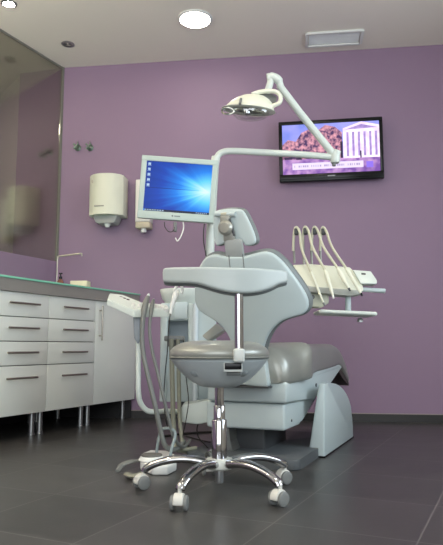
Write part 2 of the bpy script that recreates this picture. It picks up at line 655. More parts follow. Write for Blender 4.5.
# unseen uplighter added before the glass begins, to brighten the ceiling
up_ = lw(-2.75, 0.10, 1.95)
t = thing('added_uplighter', up_, 'added unseen white half-bowl uplighter brightening the ceiling from the left wall', 'fill lamp')
MB().lathe([(0.04, -0.10), (0.08, -0.07), (0.11, -0.02), (0.12, 0.0), (0.114, 0.0), (0.10, -0.02), (0.07, -0.065), (0.0, -0.085)], up_, n=36, close=False, sy=0.8).build('added_uplighter_bowl', M_WHITE, t, 60)
MB().box(up_ - NL * 0.075 + V((0, 0, -0.06)), (0.08, 0.05, 0.08), AXL_ if False else (DL, NL, V((0, 0, 1))), 0.004).build('added_uplighter_mount', M_WHITE, t)
lo = area('added_uplight', up_ + V((0, 0, 0.005)), (0.16, 0.12), ADDED_UPLIGHT_POWER, (1.0, 0.93, 0.82), (pi, 0, 0))

# air vent
va, vb, vc, vd = [onpl(x, y, (0, 0, CEIL), V((0, 0, 1))) for x, y in ((305, 31.5), (362.5, 29.7), (361.5, 43), (307.5, 46))]
vcx = (va + vb + vc + vd) / 4
vx = DB
vy = -NB
t = thing('ceiling_vent', vcx, 'white rectangular air vent in the ceiling above the television', 'vent')
m = MB()
VW, VH = 0.39, 0.185
for sx, sy, cx_, cy_ in ((VW, 0.022, 0, VH / 2), (VW, 0.022, 0, -VH / 2), (0.022, VH, VW / 2, 0), (0.022, VH, -VW / 2, 0)):
    m.box(vcx + vx * cx_ + vy * cy_ + V((0, 0, -0.008)), (sx, sy, 0.016), (vx, vy, V((0, 0, 1))), 0.002)
m.build('frame', M_WHITE, t)
m = MB()
for k in range(9):
    y = -VH / 2 + 0.024 + k * (VH - 0.048) / 8
    c_, s_ = math.cos(0.1), math.sin(0.1)
    m.box(vcx + vy * y + V((0, 0, -0.006)), (VW - 0.03, 0.0165, 0.002), (vx, vy * c_ + V((0, 0, s_)), V((0, 0, c_)) - vy * s_))
m.build('louvre', mat('vent_louvre', (236, 240, 240), 0.5), t)

# ------------------------------------------------------------------ base cabinets
FO = 0.61          # distance of the fronts from the wall
AXL = (DL, NL, V((0, 0, 1)))


def bar_handle(p, q, parent, name='handle'):
    """bar from p to q standing off the front along NL"""
    m_ = MB()
    d = (q - p).normalized()
    m_.tube([p + NL * 0.026, q + NL * 0.026], 0.006, 12)
    for k in (0.14, 0.86):
        c_ = p + (q - p) * k
        m_.tube([c_, c_ + NL * 0.026], 0.004, 8)
    return m_.build(name, M_STEEL, parent)


def cabinet_legs(spots, t):
    for s, off in spots:
        MB().lathe([(0.016, 0.133), (0.016, 0.012), (0.02, 0.010), (0.02, 0.0)], lw(s, off), n=16).build('leg', M_ALU, t)


def drawer_cabinet(s0, s1, label):
    c = lw((s0 + s1) / 2, 0.3)
    t = thing('drawer_cabinet', c, label, 'cabinet', 'drawer cabinets under the worktop')
    m_ = MB()
    m_.box(lw((s0 + s1) / 2, (FO - 0.02) / 2 + 0.01, 0.48), (s1 - s0 - 0.002, FO - 0.04, 0.69), AXL)
    m_.build('body', M_CARC, t, 0)
    for k, (z0, z1, hz) in enumerate(((0.690, 0.829, 0.765), (0.551, 0.687, 0.625), (0.414, 0.548, 0.486), (0.136, 0.411, 0.343))):
        m_ = MB()
        m_.box(lw((s0 + s1) / 2, FO - 0.01, (z0 + z1) / 2), (s1 - s0 - 0.004, 0.02, z1 - z0 - 0.002), AXL, 0.0015)
        d = m_.build('drawer', M_CAB, t)
        sm = (s0 + s1) / 2 + 0.0
        bar_handle(lw(sm - 0.12, FO, hz), lw(sm + 0.12, FO, hz), d)
    cabinet_legs([(s0 + 0.035, FO - 0.075), (s1 - 0.035, FO - 0.075), (s0 + 0.035, 0.1), (s1 - 0.035, 0.1)], t)
    return t


S1, S2 = -0.765, -0.31
drawer_cabinet(S1 - 0.455, S1, 'white four-drawer cabinet at the left edge, under the worktop')
drawer_cabinet(S1, S2, 'white four-drawer cabinet between its twin and the door cabinet')
# corner door cabinet, its far end cut to the back wall


def sback(off, gap=0.016):
    return (off * 0.3114 - gap) / 0.9504 if True else 0


t = thing('door_cabinet', lw(-0.03, 0.3), 'white cabinet with one tall door in the corner of the room', 'cabinet')
m = MB()
m.prism([lw(S2 + 0.001, 0.02, 0.135), lw(S2 + 0.001, FO - 0.022, 0.135), lw(sback(FO - 0.022), FO - 0.022, 0.135), lw(sback(0.02), 0.02, 0.135)], (0, 0, 0.69))
m.build('body', M_CARC, t, 0)
m = MB()
se = sback(FO) - 0.002
m.box(lw((S2 + se) / 2, FO - 0.01, 0.4825), (se - S2 - 0.004, 0.02, 0.691), AXL, 0.0015)
d = m.build('door', M_CAB, t)
bar_handle(lw(S2 + 0.045, FO, 0.795), lw(S2 + 0.045, FO, 0.56), d)
cabinet_legs([(S2 + 0.035, FO - 0.075), (se - 0.045, FO - 0.075), (S2 + 0.035, 0.1), (-0.06, 0.1)], t)

# worktop with glass top
t = thing('worktop', lw(-0.6, 0.3, 0.829), 'grey worktop with a green-edged glass top over the white cabinets', 'worktop')
WO = 0.63


def wt(off, s=None, z=0):
    return lw(s if s is not None else sback(off, 0.014), off, z)


m = MB()
m.prism([wt(0.012, S1 - 0.47, 0.829), wt(WO, S1 - 0.47, 0.829), wt(WO, None, 0.829), wt(0.012, None, 0.829)], (0, 0, 0.07))
m.build('slab', M_BAND, t, 0)
m = MB()
m.prism([wt(0.012, S1 - 0.47, 0.899), wt(WO + 0.008, S1 - 0.47, 0.899), wt(WO + 0.008, None, 0.899), wt(0.012, None, 0.899)], (0, 0, 0.012), 0.002)
m.build('glass_top', M_GREEN, t)
ZT = 0.911

# tap
tp = onpl(57.3, 262, CR + NL * 0.10, NL)
t = thing('tap', (tp.x, tp.y, ZT), 'slim chrome swan-neck tap at the corner end of the worktop', 'tap')
dirn = V((0.9, -0.1, 0)).normalized()
tip = onpl(81.5, 254.5, tp, V((0, 1, 0)))
zt = at(58, 256, tp.y).z
pts = [V((tp.x, tp.y, ZT)), V((tp.x, tp.y, zt - 0.03)), V((tp.x + 0.006, tp.y, zt - 0.008)), V((tp.x + 0.025, tp.y, zt)), V((tip.x - 0.012, tip.y, tip.z + 0.006)), V((tip.x, tip.y, tip.z)), V((tip.x + 0.002, tip.y, tip.z - 0.012))]
MB().tube([pts[0]] + catmull(pts[1:], 5), 0.0065, 12).build('spout', M_STEEL, t)
MB().lathe([(0.024, 0), (0.024, 0.006), (0.014, 0.012), (0.012, 0.05), (0.0, 0.05)], (tp.x, tp.y, ZT), n=20).build('base', M_CHROME, t)
MB().tube([V((tp.x + 0.01, tp.y - 0.01, ZT + 0.035)), V((tp.x + 0.04, tp.y - 0.04, ZT + 0.05))], 0.004, 8).build('lever', M_CHROME, t)

# pump bottle
bp_ = onpl(60.6, 275, CR + NL * 0.17, NL)
t = thing('soap_bottle', (bp_.x, bp_.y, ZT), 'small amber bottle with a black pump beside the tap', 'bottle')
MB().lathe([(0.0, 0), (0.022, 0), (0.024, 0.004), (0.024, 0.075), (0.018, 0.09), (0.009, 0.097), (0.009, 0.103), (0, 0.103)], (bp_.x, bp_.y, ZT), n=24).build('bottle_body', mat('amber_plastic', (120, 78, 62), 0.25), t)
MB().lathe([(0.0245, 0.02), (0.0248, 0.02), (0.0248, 0.06), (0.0245, 0.06)], (bp_.x, bp_.y, ZT), n=24).build('sticker', mat('bottle_sticker', (188, 168, 160), 0.5), t)
MB().lathe([(0.0, 0.1), (0.012, 0.1), (0.012, 0.118), (0.005, 0.12), (0.005, 0.135), (0.014, 0.137), (0.014, 0.144), (0, 0.144)], (bp_.x, bp_.y, ZT), n=20).build('pump', M_BLACK, t)
# glove box
gb = onpl(80.5, 282, CR + NL * 0.30, NL)
tag(MB().box((gb.x, gb.y, ZT + 0.042), (0.125, 0.085, 0.084), (DB, -NB, V((0, 0, 1))), 0.003).build('tissue_box', mat('cream_card', (226, 218, 188), 0.6)),
    'cream cardboard box on the worktop right of the tap', 'box')
for (px_, lab, w_, h_, mt) in ((30, 'folded white cloth on the worktop below the smoked glass', 0.17, 0.018, M_WHITE),):
    q = onpl(px_, 281, CR + NL * 0.42, NL)
    m = MB()
    m.box((q.x, q.y, ZT + 0.006), (w_, 0.11, 0.011), AXL, 0.004)
    m.box(V((q.x, q.y, ZT + 0.0155)) - DL * 0.01, (w_ * 0.86, 0.10, 0.008), AXL, 0.0035)
    tag(m.build('folded_cloth', mt), lab, 'cloth')

# ------------------------------------------------------------------ things on the back wall
AXB = (DB, -NB, V((0, 0, 1)))


def wallpt(px, py, off=0.0):
    return bw(px, py, off)


# towel dispenser
tl, br = wallpt(91, 178, 0.10), wallpt(124, 215, 0.10)
cw = (tl + br) / 2
hw = (br - tl).dot(DB) / 2
z0, z1 = wallpt(105, 216, 0.12).z, wallpt(105, 176, 0.12).z
bot = wallpt(105, 224, 0.1).z
base_ = cw - NB * 0 + V((0, 0, 0))
cbk = CR + DB * ((cw - CR).dot(DB))
t = thing('paper_towel_dispenser', (cbk.x, cbk.y, bot), 'large white rounded towel dispenser on the purple wall left of the monitor', 'dispenser')
prof = []
for k in range(17):
    a = -1 + 2 * k / 16
    prof.append((a * hw, 0.20 - 0.075 * abs(a) ** 2.6))
pl = [cbk + DB * x + NB * y for x, y in prof]
pl = [cbk - DB * hw + NB * 0.002] + pl + [cbk + DB * hw + NB * 0.002]
m = MB()
m.prism([V((p.x, p.y, z0)) for p in pl], (0, 0, z1 - z0), 0.006, 3)
m.build('cover', M_CREAM, t)
m = MB()
w2 = hw * 0.68
pts = []
for s_, zz in ((1.0, z0), (0.86, bot)):
    pts.append((w2 * s_, zz))
m.prism([V((cbk.x, cbk.y, 0)) + NB * 0.02 + DB * a + V((0, 0, b)) for a, b in ((-w2 * 1.05, z0 + 0.005), (w2 * 1.05, z0 + 0.005), (w2 * 0.85, bot + 0.012), (w2 * 0.7, bot), (-w2 * 0.7, bot), (-w2 * 0.85, bot + 0.012))], NB * 0.12, 0.004)
m.build('lower_tray', mat('tray_grey', (168, 168, 164), 0.4), t)
pp = V((cbk.x, cbk.y, bot)) + NB * 0.10 + DB * 0.005
MB().lathe([(0.022, 0.012), (0.026, -0.002), (0.018, -0.016), (0.016, -0.024), (0, -0.026)], pp, n=20).build('paper_outlet', M_WHITE, t)
m = MB()
m.box(V((cbk.x, cbk.y, z0 + 0.06)) + NB * 0.1985 - DB * 0.03, (0.075, 0.003, 0.010), AXB)
m.build('logo_plate', mat('faded_print', (150, 148, 136), 0.5), t, label if False else 40)
m = MB()
m.tube([V((cbk.x, cbk.y, z1 - 0.04)) + NB * 0.168 - DB * (hw * 0.72), V((cbk.x, cbk.y, z1 - 0.065)) + NB * 0.168 - DB * (hw * 0.72)], 0.006, 10)
m.build('lock', M_STEEL, t)

# soap dispenser partly behind the monitor
p = wallpt(141.5, 205, 0.05)
cs = CR + DB * ((p - CR).dot(DB) + 0.022)
za, zb, zc = wallpt(141, 181, 0.05).z, wallpt(141, 223, 0.05).z, wallpt(141, 228, 0.05).z
t = thing('soap_dispenser', (cs.x, cs.y, zc), 'narrow white soap dispenser on the wall half hidden behind the monitor', 'dispenser')
m = MB()
m.box(V((cs.x, cs.y, (za + zb) / 2)) + NB * 0.05, (0.115, 0.10, za - zb), AXB, 0.008)
m.build('tank_cover', mat('soap_cover', (226, 222, 214), 0.4), t)
m = MB()
m.box(V((cs.x, cs.y, (zb + zc) / 2 - 0.004)) + NB * 0.05, (0.11, 0.09, zb - zc + 0.008), AXB, 0.005)
m.build('pump_housing', mat('beige_plastic', (196, 184, 160), 0.45), t)
MB().lathe([(0.02, 0.01), (0.022, -0.02), (0.02, -0.03), (0, -0.03)], V((cs.x, cs.y, zc - 0.006)) + NB * 0.06 + DB * 0.0, n=20).build('nozzle', M_WHITE, t)

# two valves
M_VALVE = mat('patinated_chrome', (112, 130, 118), 0.3, 0.8, noise=0.2, scale=60)
for px_, lab in ((78, 'left one of two small metal valves on the purple wall'), (90.3, 'right one of two small metal valves on the purple wall')):
    p = wallpt(px_, 148, 0)
    t = thing('wall_valve', p, lab, 'valve', 'small valves on the wall')
    MB().lathe([(0.026, 0), (0.026, 0.005), (0.012, 0.012), (0.012, 0.04), (0, 0.042)], p, NB, n=20).build('valve_body', M_VALVE, t)
    m = MB()
    for k in range(4):
        a = pi / 4 + k * pi / 2
        d_ = DB * math.cos(a) + V((0, 0, math.sin(a)))
        m.tube([p + NB * 0.044, p + NB * 0.044 + d_ * 0.027], [0.006, 0.008], 10)
    m.build('cross_handle', M_VALVE, t)
    MB().tube([p + NB * 0.012, p + NB * 0.012 + V((0, 0, 0.05))], 0.005, 8).build('stem', M_CHROME, t)

# ------------------------------------------------------------------ pictures on screens


def screen_mesh(layers, O, ex, ey, en, W_, H_):
    """layers: list of (material index, list of polygons in 0..1 coordinates)"""
    m_ = MB()
    for i, (mi, polys) in enumerate(layers):
        m_.mi = mi
        for poly in polys:
            vs = [m_.v(O + ex * ((x - 0.5) * W_) + ey * ((y - 0.5) * H_) + en * (i * 0.00025)) for x, y in poly]
            m_.f(vs)
    return m_


def rect(x0, y0, x1, y1):
    return [(x0, y0), (x1, y0), (x1, y1), (x0, y1)]


def glow(name, rgb, s=1.0, noise=0.0, scale=30, rgb2=None):
    m_ = bpy.data.materials.new(name)
    m_.use_nodes = True
    nt = m_.node_tree
    b = nt.nodes['Principled BSDF']
    b.inputs['Base Color'].default_value = (0.01, 0.01, 0.01, 1)
    b.inputs['Roughness'].default_value = 0.3
    b.inputs['Specular IOR Level'].default_value = 0.15
    tc = nt.nodes.new('ShaderNodeTexCoord')
    g = nt.nodes.new('ShaderNodeTexNoise')
    g.inputs['Scale'].default_value = scale
    g.inputs['Detail'].default_value = 6
    nt.links.new(tc.outputs['Object'], g.inputs['Vector'])
    cr = nt.nodes.new('ShaderNodeValToRGB')
    cr.color_ramp.elements[0].position = 0.38
    cr.color_ramp.elements[1].position = 0.62
    cr.color_ramp.elements[0].color = lin(rgb) + (1,)
    cr.color_ramp.elements[1].color = lin(rgb2 or rgb) + (1,)
    nt.links.new(g.outputs['Fac'], cr.inputs[0])
    nt.links.new(cr.outputs[0], b.inputs['Emission Color'])
    b.inputs['Emission Strength'].default_value = s * 0.62
    MATS[name] = m_
    return m_


# television
TVL, TVR = wallpt(279, 150, 0.09), wallpt(383.5, 150, 0.09)
tw = (TVR - TVL).dot(DB)
zt, zb = wallpt(331, 119.5, 0.09).z, wallpt(331, 180, 0.09).z
thh = zt - zb
tc_ = (TVL + TVR) / 2
tc_ = V((tc_.x, tc_.y, (zt + zb) / 2))
tl_ = math.radians(3)
ey_ = (V((0, 0, 1)) * math.cos(tl_) + NB * math.sin(tl_))
en_ = (NB * math.cos(tl_) - V((0, 0, 1)) * math.sin(tl_))
roll = math.radians(0.5)
ex_ = DB * math.cos(roll) + ey_ * math.sin(roll)
ey_ = en_.cross(ex_)
t = thing('television', tc_ - V((0, 0, thh / 2)), 'flat black television on the purple wall showing a columned building', 'television')
m = MB()
m.box(tc_ - en_ * 0.018, (tw, 0.034, thh), (ex_, en_, ey_), 0.008)
m.build('casing', M_BLACK, t)
m = MB()
SWf, SHf = tw - 0.052, thh - 0.085
so = tc_ + ey_ * 0.012
for cx_, cy_, sx, sy in ((0, SHf / 2 + 0.013, tw - 0.004, 0.026), (0, -SHf / 2 - 0.024 + 0.006, tw - 0.004, 0.036), (SWf / 2 + 0.012, 0, 0.024, SHf), (-SWf / 2 - 0.012, 0, 0.024, SHf)):
    m.box(so + ex_ * cx_ + ey_ * cy_ + en_ * 0.002, (sx, 0.008, sy), (ex_, en_, ey_), 0.002)
m.build('bezel', M_BLACK, t)
m = MB()
m.box(so - ey_ * (SHf / 2 + 0.020) + en_ * 0.0068, (0.055, 0.001, 0.008), (ex_, en_, ey_))
m.build('logo', mat('tv_logo', (150, 150, 155), 0.4), t)
m = MB()
m.box(tc_ - en_ * 0.055 , (0.3, 0.05, 0.22), (DB, NB, V((0, 0, 1))))
m.build('wall_bracket', M_DGREY, t)
lay = []
lay.append((0, [rect(0, 0, 1, 1)]))                                # sky
lay.append((1, [[(0.0, 0.30), (0.62, 0.28), (0.62, 0.80), (0.55, 0.92), (0.45, 0.97), (0.36, 0.85), (0.28, 0.9), (0.2, 0.83), (0.14, 0.66), (0.06, 0.7), (0.0, 0.6)]]))   # trees
lay.append((2, [rect(0, 0.0, 1, 0.30)]))                           # road
lay.append((3, [[(0.63, 0.28), (1.0, 0.28), (1.0, 0.92), (0.82, 1.0), (0.63, 0.88)]]))   # building
lay.append((4, [[(0.65, 0.85), (0.99, 0.87), (0.82, 0.95)]] + [rect(0.665 + k * 0.058, 0.32, 0.688 + k * 0.058, 0.80) for k in range(6)]))
lay.append((5, [rect(0.02, 0.30, 0.1, 0.35), rect(0.14, 0.29, 0.2, 0.34), rect(0.60, 0.29, 0.625, 0.62), rect(0.80, 0.28, 0.815, 0.42)]))
lay.append((6, [rect(0.10, 0.09, 0.83, 0.22)]))                    # caption banner
lay.append((7, [rect(0.12 + k * 0.022, 0.135, 0.12 + k * 0.022 + random.choice((0.008, 0.014, 0.017)), 0.175) for k in range(31) if k not in (1, 7, 13, 19, 24)]))
lay.append((8, [rect(0.86, 0.08, 0.93, 0.2)]))
TVM = [glow('tv_sky', (120, 135, 225), 1.0, rgb2=(160, 160, 240), scale=6), glow('tv_trees', (66, 40, 92), 1.0, scale=38, rgb2=(226, 160, 175)),
       glow('tv_road', (125, 80, 170), 0.9, scale=16, rgb2=(205, 160, 215)), glow('tv_stone', (215, 190, 232), 1.3, rgb2=(240, 220, 245), scale=20),
       glow('tv_shade', (150, 125, 190), 1.0, scale=30, rgb2=(180, 155, 215)), glow('tv_dark', (38, 25, 60), 0.7, scale=30, rgb2=(70, 45, 90)),
       glow('tv_banner', (228, 215, 245), 1.0), glow('tv_caption', (176, 160, 200), 0.9), glow('tv_badge', (140, 110, 230), 1.0)]
screen_mesh(lay, so + en_ * 0.0005, ex_, ey_, en_, SWf, SHf).build('screen', TVM, t, 0)

# ------------------------------------------------------------------ dental chair
PHI = math.radians(23)
R0 = V((0.20, 2.98, 0))
CM = Matrix.Translation(R0) @ Matrix.Rotation(-PHI, 4, 'Z')
U_, Vv = V((math.cos(PHI), -math.sin(PHI), 0)), V((math.sin(PHI), math.cos(PHI), 0))
UP = V((0, 0, 1))


def cl(u, v, z):
    return R0 + U_ * u + Vv * v + V((0, 0, z))


chair = thing('dental_chair', R0, 'silver and white dental treatment chair seen from behind, facing away', 'dental chair', rz=-PHI)
# floor plate
m = MB(CM)
ol = []
for cx_, cy_, a0 in ((0.195, -0.225, -pi / 2), (0.195, 0.55, 0), (-0.24, 0.55, pi / 2), (-0.24, -0.225, pi)):
    for k in range(6):
        a = a0 + pi / 2 * k / 5
        ol.append((cx_ + 0.05 * math.cos(a), cy_ + 0.05 * math.sin(a), 0))
m.prism(ol, (0, 0, 0.045), 0.006)
m.build('floor_plate', M_PLATE, chair)
# quarter-dome tower on the right of the base
m = MB(CM)
pr = [(0.08, 0.0)]
for k in range(15):
    a = pi / 2 * k / 14
    pr.append((0.08 + 0.70 * math.sin(a) ** 0.95 if k else 0.085, 0.345 * math.cos(a) ** 0.78 if k < 14 else 0.0))
ta = [m.v((0.192 + z_ * 0.17, v_, z_)) for v_, z_ in pr]
tb = [m.v((0.274 + z_ * 0.02, v_, z_)) for v_, z_ in pr]
fs = [m.f(list(reversed(ta))), m.f(tb)] + [m.f([ta[i], ta[(i + 1) % len(ta)], tb[(i + 1) % len(ta)], tb[i]]) for i in range(len(ta))]
bmesh.ops.bevel(m.bm, geom=list({e for f_ in fs for e in f_.edges}), offset=0.010, segments=3, affect='EDGES', profile=0.5)
m.build('side_tower', M_SHELL, chair)
m = MB(CM)
m.box((0.233, 0.43, 0.004), (0.086, 0.70, 0.008))
m.build('floor_gasket', M_BLACK, chair, 0)
# lower lift column and body
MB(CM).box((-0.05, 0.10, 0.12), (0.16, 0.34, 0.17), bev=0.01).build('lift_column', M_DGREY, chair)
MB(CM).prism([(-0.2, -0.16, 0.045), (-0.09, -0.16, 0.045), (-0.11, -0.16, 0.09), (-0.11, -0.16, 0.16), (-0.18, -0.16, 0.16), (-0.18, -0.16, 0.09)], (0, 0.10, 0), 0.004).build('lift_bracket', M_GREY, chair)
m = MB(CM)
lp = [(-0.22, 0.155), (0.02, 0.155), (0.06, 0.185), (0.16, 0.19), (0.22, 0.235), (0.34, 0.255), (0.34, 0.270), (-0.22, 0.270)]
m.prism([(-0.20, v_, z_) for v_, z_ in lp], (0.375, 0, 0), 0.012, 3)
m.build('lower_body', M_SHELL, chair)
m = MB(CM)
up = [(-0.235, 0.274), (0.22, 0.262), (0.52, 0.295), (0.93, 0.392), (0.95, 0.405), (0.9, 0.42), (0.25, 0.39), (-0.235, 0.365)]
m.prism([(-0.19, v_, z_) for v_, z_ in up], (0.38, 0, 0), 0.012, 3)
sf = m.build('seat_frame', M_SHELL, chair)
MB(CM).lathe([(0.009, 0), (0.009, 0.004), (0, 0.004)], (0.19, 0.27, 0.325), (1, 0, 0), n=16).build('screw_cap', M_DGREY, sf)
MB(CM).lathe([(0.006, 0), (0.006, 0.003), (0, 0.003)], (0.175, -0.12, 0.19), (1, 0, 0), n=16).build('screw_cap', M_DGREY, chair)

# seat cushion: lofted along its length
m = MB(CM)
stations = []
for v_, zt_, zb_, hw_, dip in ((-0.24, 0.50, 0.36, 0.17, 0), (-0.20, 0.530, 0.352, 0.195, 0.0), (-0.08, 0.538, 0.360, 0.215, 0.01), (0.03, 0.540, 0.366, 0.236, 0.012), (0.13, 0.536, 0.375, 0.212, 0.012), (0.28, 0.532, 0.385, 0.196, 0.006),
                               (0.50, 0.534, 0.393, 0.198, 0.004), (0.72, 0.534, 0.402, 0.198, 0.0), (0.86, 0.515, 0.405, 0.197, 0), (1.00, 0.445, 0.345, 0.196, 0), (1.12, 0.355, 0.290, 0.19, 0), (1.16, 0.32, 0.285, 0.17, 0)):
    stations.append((v_, zt_, zb_, hw_, dip))
sec = []
cs_ = catmull([V(s + (0,))[:3] if False else V((s[0], s[1], s[2])) for s in stations], 4)
cs2 = catmull([V((s[3], s[4], 0)) for s in stations], 4)
for A_, B_ in zip(cs_, cs2):
    v_, zt_, zb_ = A_
    hw_, dip = B_.x, B_.y
    k_ = max(0.0, min(1.0, (v_ + 0.06) / 0.09))
    k_ = k_ * k_ * (3 - 2 * k_)
    r_ = min(0.115 * (1 - k_) + 0.05 * k_, (zt_ - zb_) * 0.75)
    rx_ = r_ * (1.15 * (1 - k_) + k_)
    rb = min(0.02, (zt_ - zb_) * 0.3)
    ring = []
    for k in range(6):
        a = pi / 2 * k / 5
        ring.append((hw_ - rx_ + rx_ * math.cos(a), zt_ - r_ + r_ * math.sin(a)))
    for k in range(1, 8):
        x = (hw_ - rx_) * (1 - 2 * k / 8)
        ring.append((x, zt_ - dip * (1 - (x / hw_) ** 2)))
    for k in range(6):
        a = pi / 2 + pi / 2 * k / 5
        ring.append((-hw_ + rx_ + rx_ * math.cos(a), zt_ - r_ + r_ * math.sin(a)))
    for k in range(3):
        a = pi + pi / 2 * k / 2
        ring.append((-hw_ + rb + rb * math.cos(a), zb_ + rb + rb * math.sin(a)))
    for k in range(3):
        a = -pi / 2 + pi / 2 * k / 2
        ring.append((hw_ - rb + rb * math.cos(a), zb_ + rb + rb * math.sin(a)))
    sec.append([m.v((x, v_, z)) for x, z in ring])
for a, b in zip(sec, sec[1:]):
    n_ = len(a)
    for k in range(n_):
        m.f([a[k], a[(k + 1) % n_], b[(k + 1) % n_], b[k]])
m.f(sec[0])
m.f(list(reversed(sec[-1])))
m.build('seat_cushion', M_VINYL, chair, 60)
m = MB(CM)
m.prism([(-0.185, v_, z_) for v_, z_ in ((0.80, 0.385), (0.97, 0.32), (1.13, 0.272), (1.145, 0.285), (1.0, 0.35), (0.86, 0.398))], (0.37, 0, 0), 0.004)
m.build('footrest_underside', mat('dark_underside', (58, 52, 46), 0.5), chair)
# hinge cover behind the waist of the backrest
m = MB(CM)
m.prism([(-0.11, -0.30, z_) if False else (u_, -0.285, z_) for u_, z_ in ((-0.12, 0.36), (0.115, 0.345), (0.12, 0.36), (0.10, 0.50), (-0.10, 0.50))], (0, 0.07, 0), 0.006)
hc = m.build('hinge_cover', M_SHELL, chair)
m = MB(CM)
m.box((0.0, -0.25, 0.345), (0.25, 0.085, 0.008), bev=0.002)
m.build('hinge_edge', M_DGREY, hc)

# backrest: shell + pad, curved
AL = math.radians(16)
bn = (-Vv * math.cos(AL) - UP * math.sin(AL))          # outward normal towards the rear
bu = (UP * math.cos(AL) - Vv * math.sin(AL))           # up along the backrest
BO = cl(0, -0.30, 0.50)
KB = 0.9


def on_back(px_, py_, off=0.0, k=KB):
    d_ = 0.0
    for _ in range(12):
        q = onpl(px_, py_, BO + bn * (off - d_), bn)
        x = (q - BO).dot(U_)
        d_ = k * x * x
    return (x, (q - BO).dot(bu))




def inset(pts, d):
    n = len(pts)
    A = sum(pts[i].x * pts[(i + 1) % n].y - pts[(i + 1) % n].x * pts[i].y for i in range(n))
    out = []
    for i in range(n):
        t_ = (pts[(i + 1) % n] - pts[i - 1]).normalized()
        out.append(pts[i] - V((t_.y, -t_.x)) * (d if A > 0 else -d))
    return out


hB = lambda x, y: -KB * x * x
opx = [(236, 254), (245, 253.5), (253, 251.5), (261, 249.5), (269, 249.5), (277, 253), (286, 261), (294, 271), (302, 282), (308.5, 293), (311.3, 302), (310, 310), (304, 316), (294, 319), (284, 322.5), (276, 329), (270, 338), (266, 350),
       (263, 362), (235, 362), (232, 350), (228, 338), (222, 329), (213, 321), (203, 315), (197, 309), (194, 300), (193.5, 288), (195, 275), (199, 264), (204, 256.5), (210, 253), (217, 252), (226, 254)]
oo = [V((p.x, p.y)) for p in catmull([V((*on_back(*p), 0)) for p in opx], 3, True)]
o2 = inset(oo, 0.010)
m = MB()
m.pillow(o2, (sum(p.x for p in o2) / len(o2), 0.26), BO, U_, bu, bn, 0.026, 0.011, hB, 9)
shell = m.build('backrest_shell', M_SHELL, chair, 60)
cx2 = V((sum(p.x for p in o2) / len(o2), 0.26))
o3 = inset(oo, 0.001)
m = MB()
m.pillow(o3, cx2, BO - bn * 0.032, U_, bu, bn, 0.046, 0.020, hB, 9)
m.build('backrest_cushion', M_RIM, chair, 60)
# slots in the shell around the headrest stem
m = MB()
xs_, ys_ = on_back(229.5, 262, 0.014)
xe_, ye_ = on_back(243.5, 262, 0.014)
for x_ in (xs_, xe_):
    m.box(BO + U_ * x_ + bu * (ys_ - 0.02) + bn * (0.0135 - KB * x_ * x_), (0.003, 0.10, 0.003), (U_, bu, bn))
m.build('seam', M_GREY, shell)

# headrest
hp = onpl(236, 256, BO + bn * 0.0, bn)
m = MB()
sx0 = (onpl(225.5, 250, BO, bn) - BO).dot(U_)
sx1 = (onpl(243, 250, BO, bn) - BO).dot(U_)
sy0 = (onpl(236, 258, BO, bn) - BO).dot(bu)
sy1 = (onpl(236, 241, BO, bn) - BO).dot(bu)
sxm = (sx0 + sx1) / 2
m.prism([BO + bn * 0.006 + U_ * x_ + bu * y_ for x_, y_ in ((sx0, sy0), (sx1, sy0), (sx1, sy1), (sx1 - 0.012, sy1 + 0.008), (sx0 + 0.012, sy1 + 0.008), (sx0, sy1))], bn * -0.02, 0.003)
m.build('headrest_stem', mat('stem_grey', (158, 162, 160), 0.4), chair)
HO = BO + bu * (sy1 + 0.08) - bn * 0.035
hu = (UP * math.cos(math.radians(8)) - Vv * math.sin(math.radians(8)))
hn = (-Vv * math.cos(math.radians(8)) - UP * math.sin(math.radians(8)))
opx = [(213.5, 214), (216, 210.5), (222, 209), (231, 208), (240, 208.5), (244.5, 211), (249, 219), (254, 230), (256.7, 239), (255.5, 244), (250.5, 246.3), (245, 246), (243.5, 243.5), (240, 241.5), (232, 241), (226, 243.5), (220, 246), (216.5, 246), (214.5, 241), (213, 228)]


def on_head(px_, py_):
    q = onpl(px_, py_, HO, hn)
    return V(((q - HO).dot(U_), (q - HO).dot(hu)))


hh = catmull([on_head(*p) for p in opx], 3, True)
h2 = inset(hh, 0.003)
hc2 = V((sum(p.x for p in h2) / len(h2), sum(p.y for p in h2) / len(h2)))
m = MB()
m.pillow(h2, hc2, HO, U_, hu, hn, 0.02, 0.009, None, 4)
hs = m.build('headrest_shell', M_SHELL, chair, 60)
h3 = [p + V((0.002, 0.003)) for p in inset(hh, -0.001)]
m = MB()
m.pillow(h3, hc2, HO - hn * 0.026, U_, hu, hn, 0.036, 0.016, None, 4)
m.build('headrest_cushion', M_RIM, chair, 60)
HF = HO + hn * 0.010


def hpt(px_, py_, off=0.0):
    q = on_head(px_, py_)
    return HF + U_ * q.x + hu * q.y + hn * off


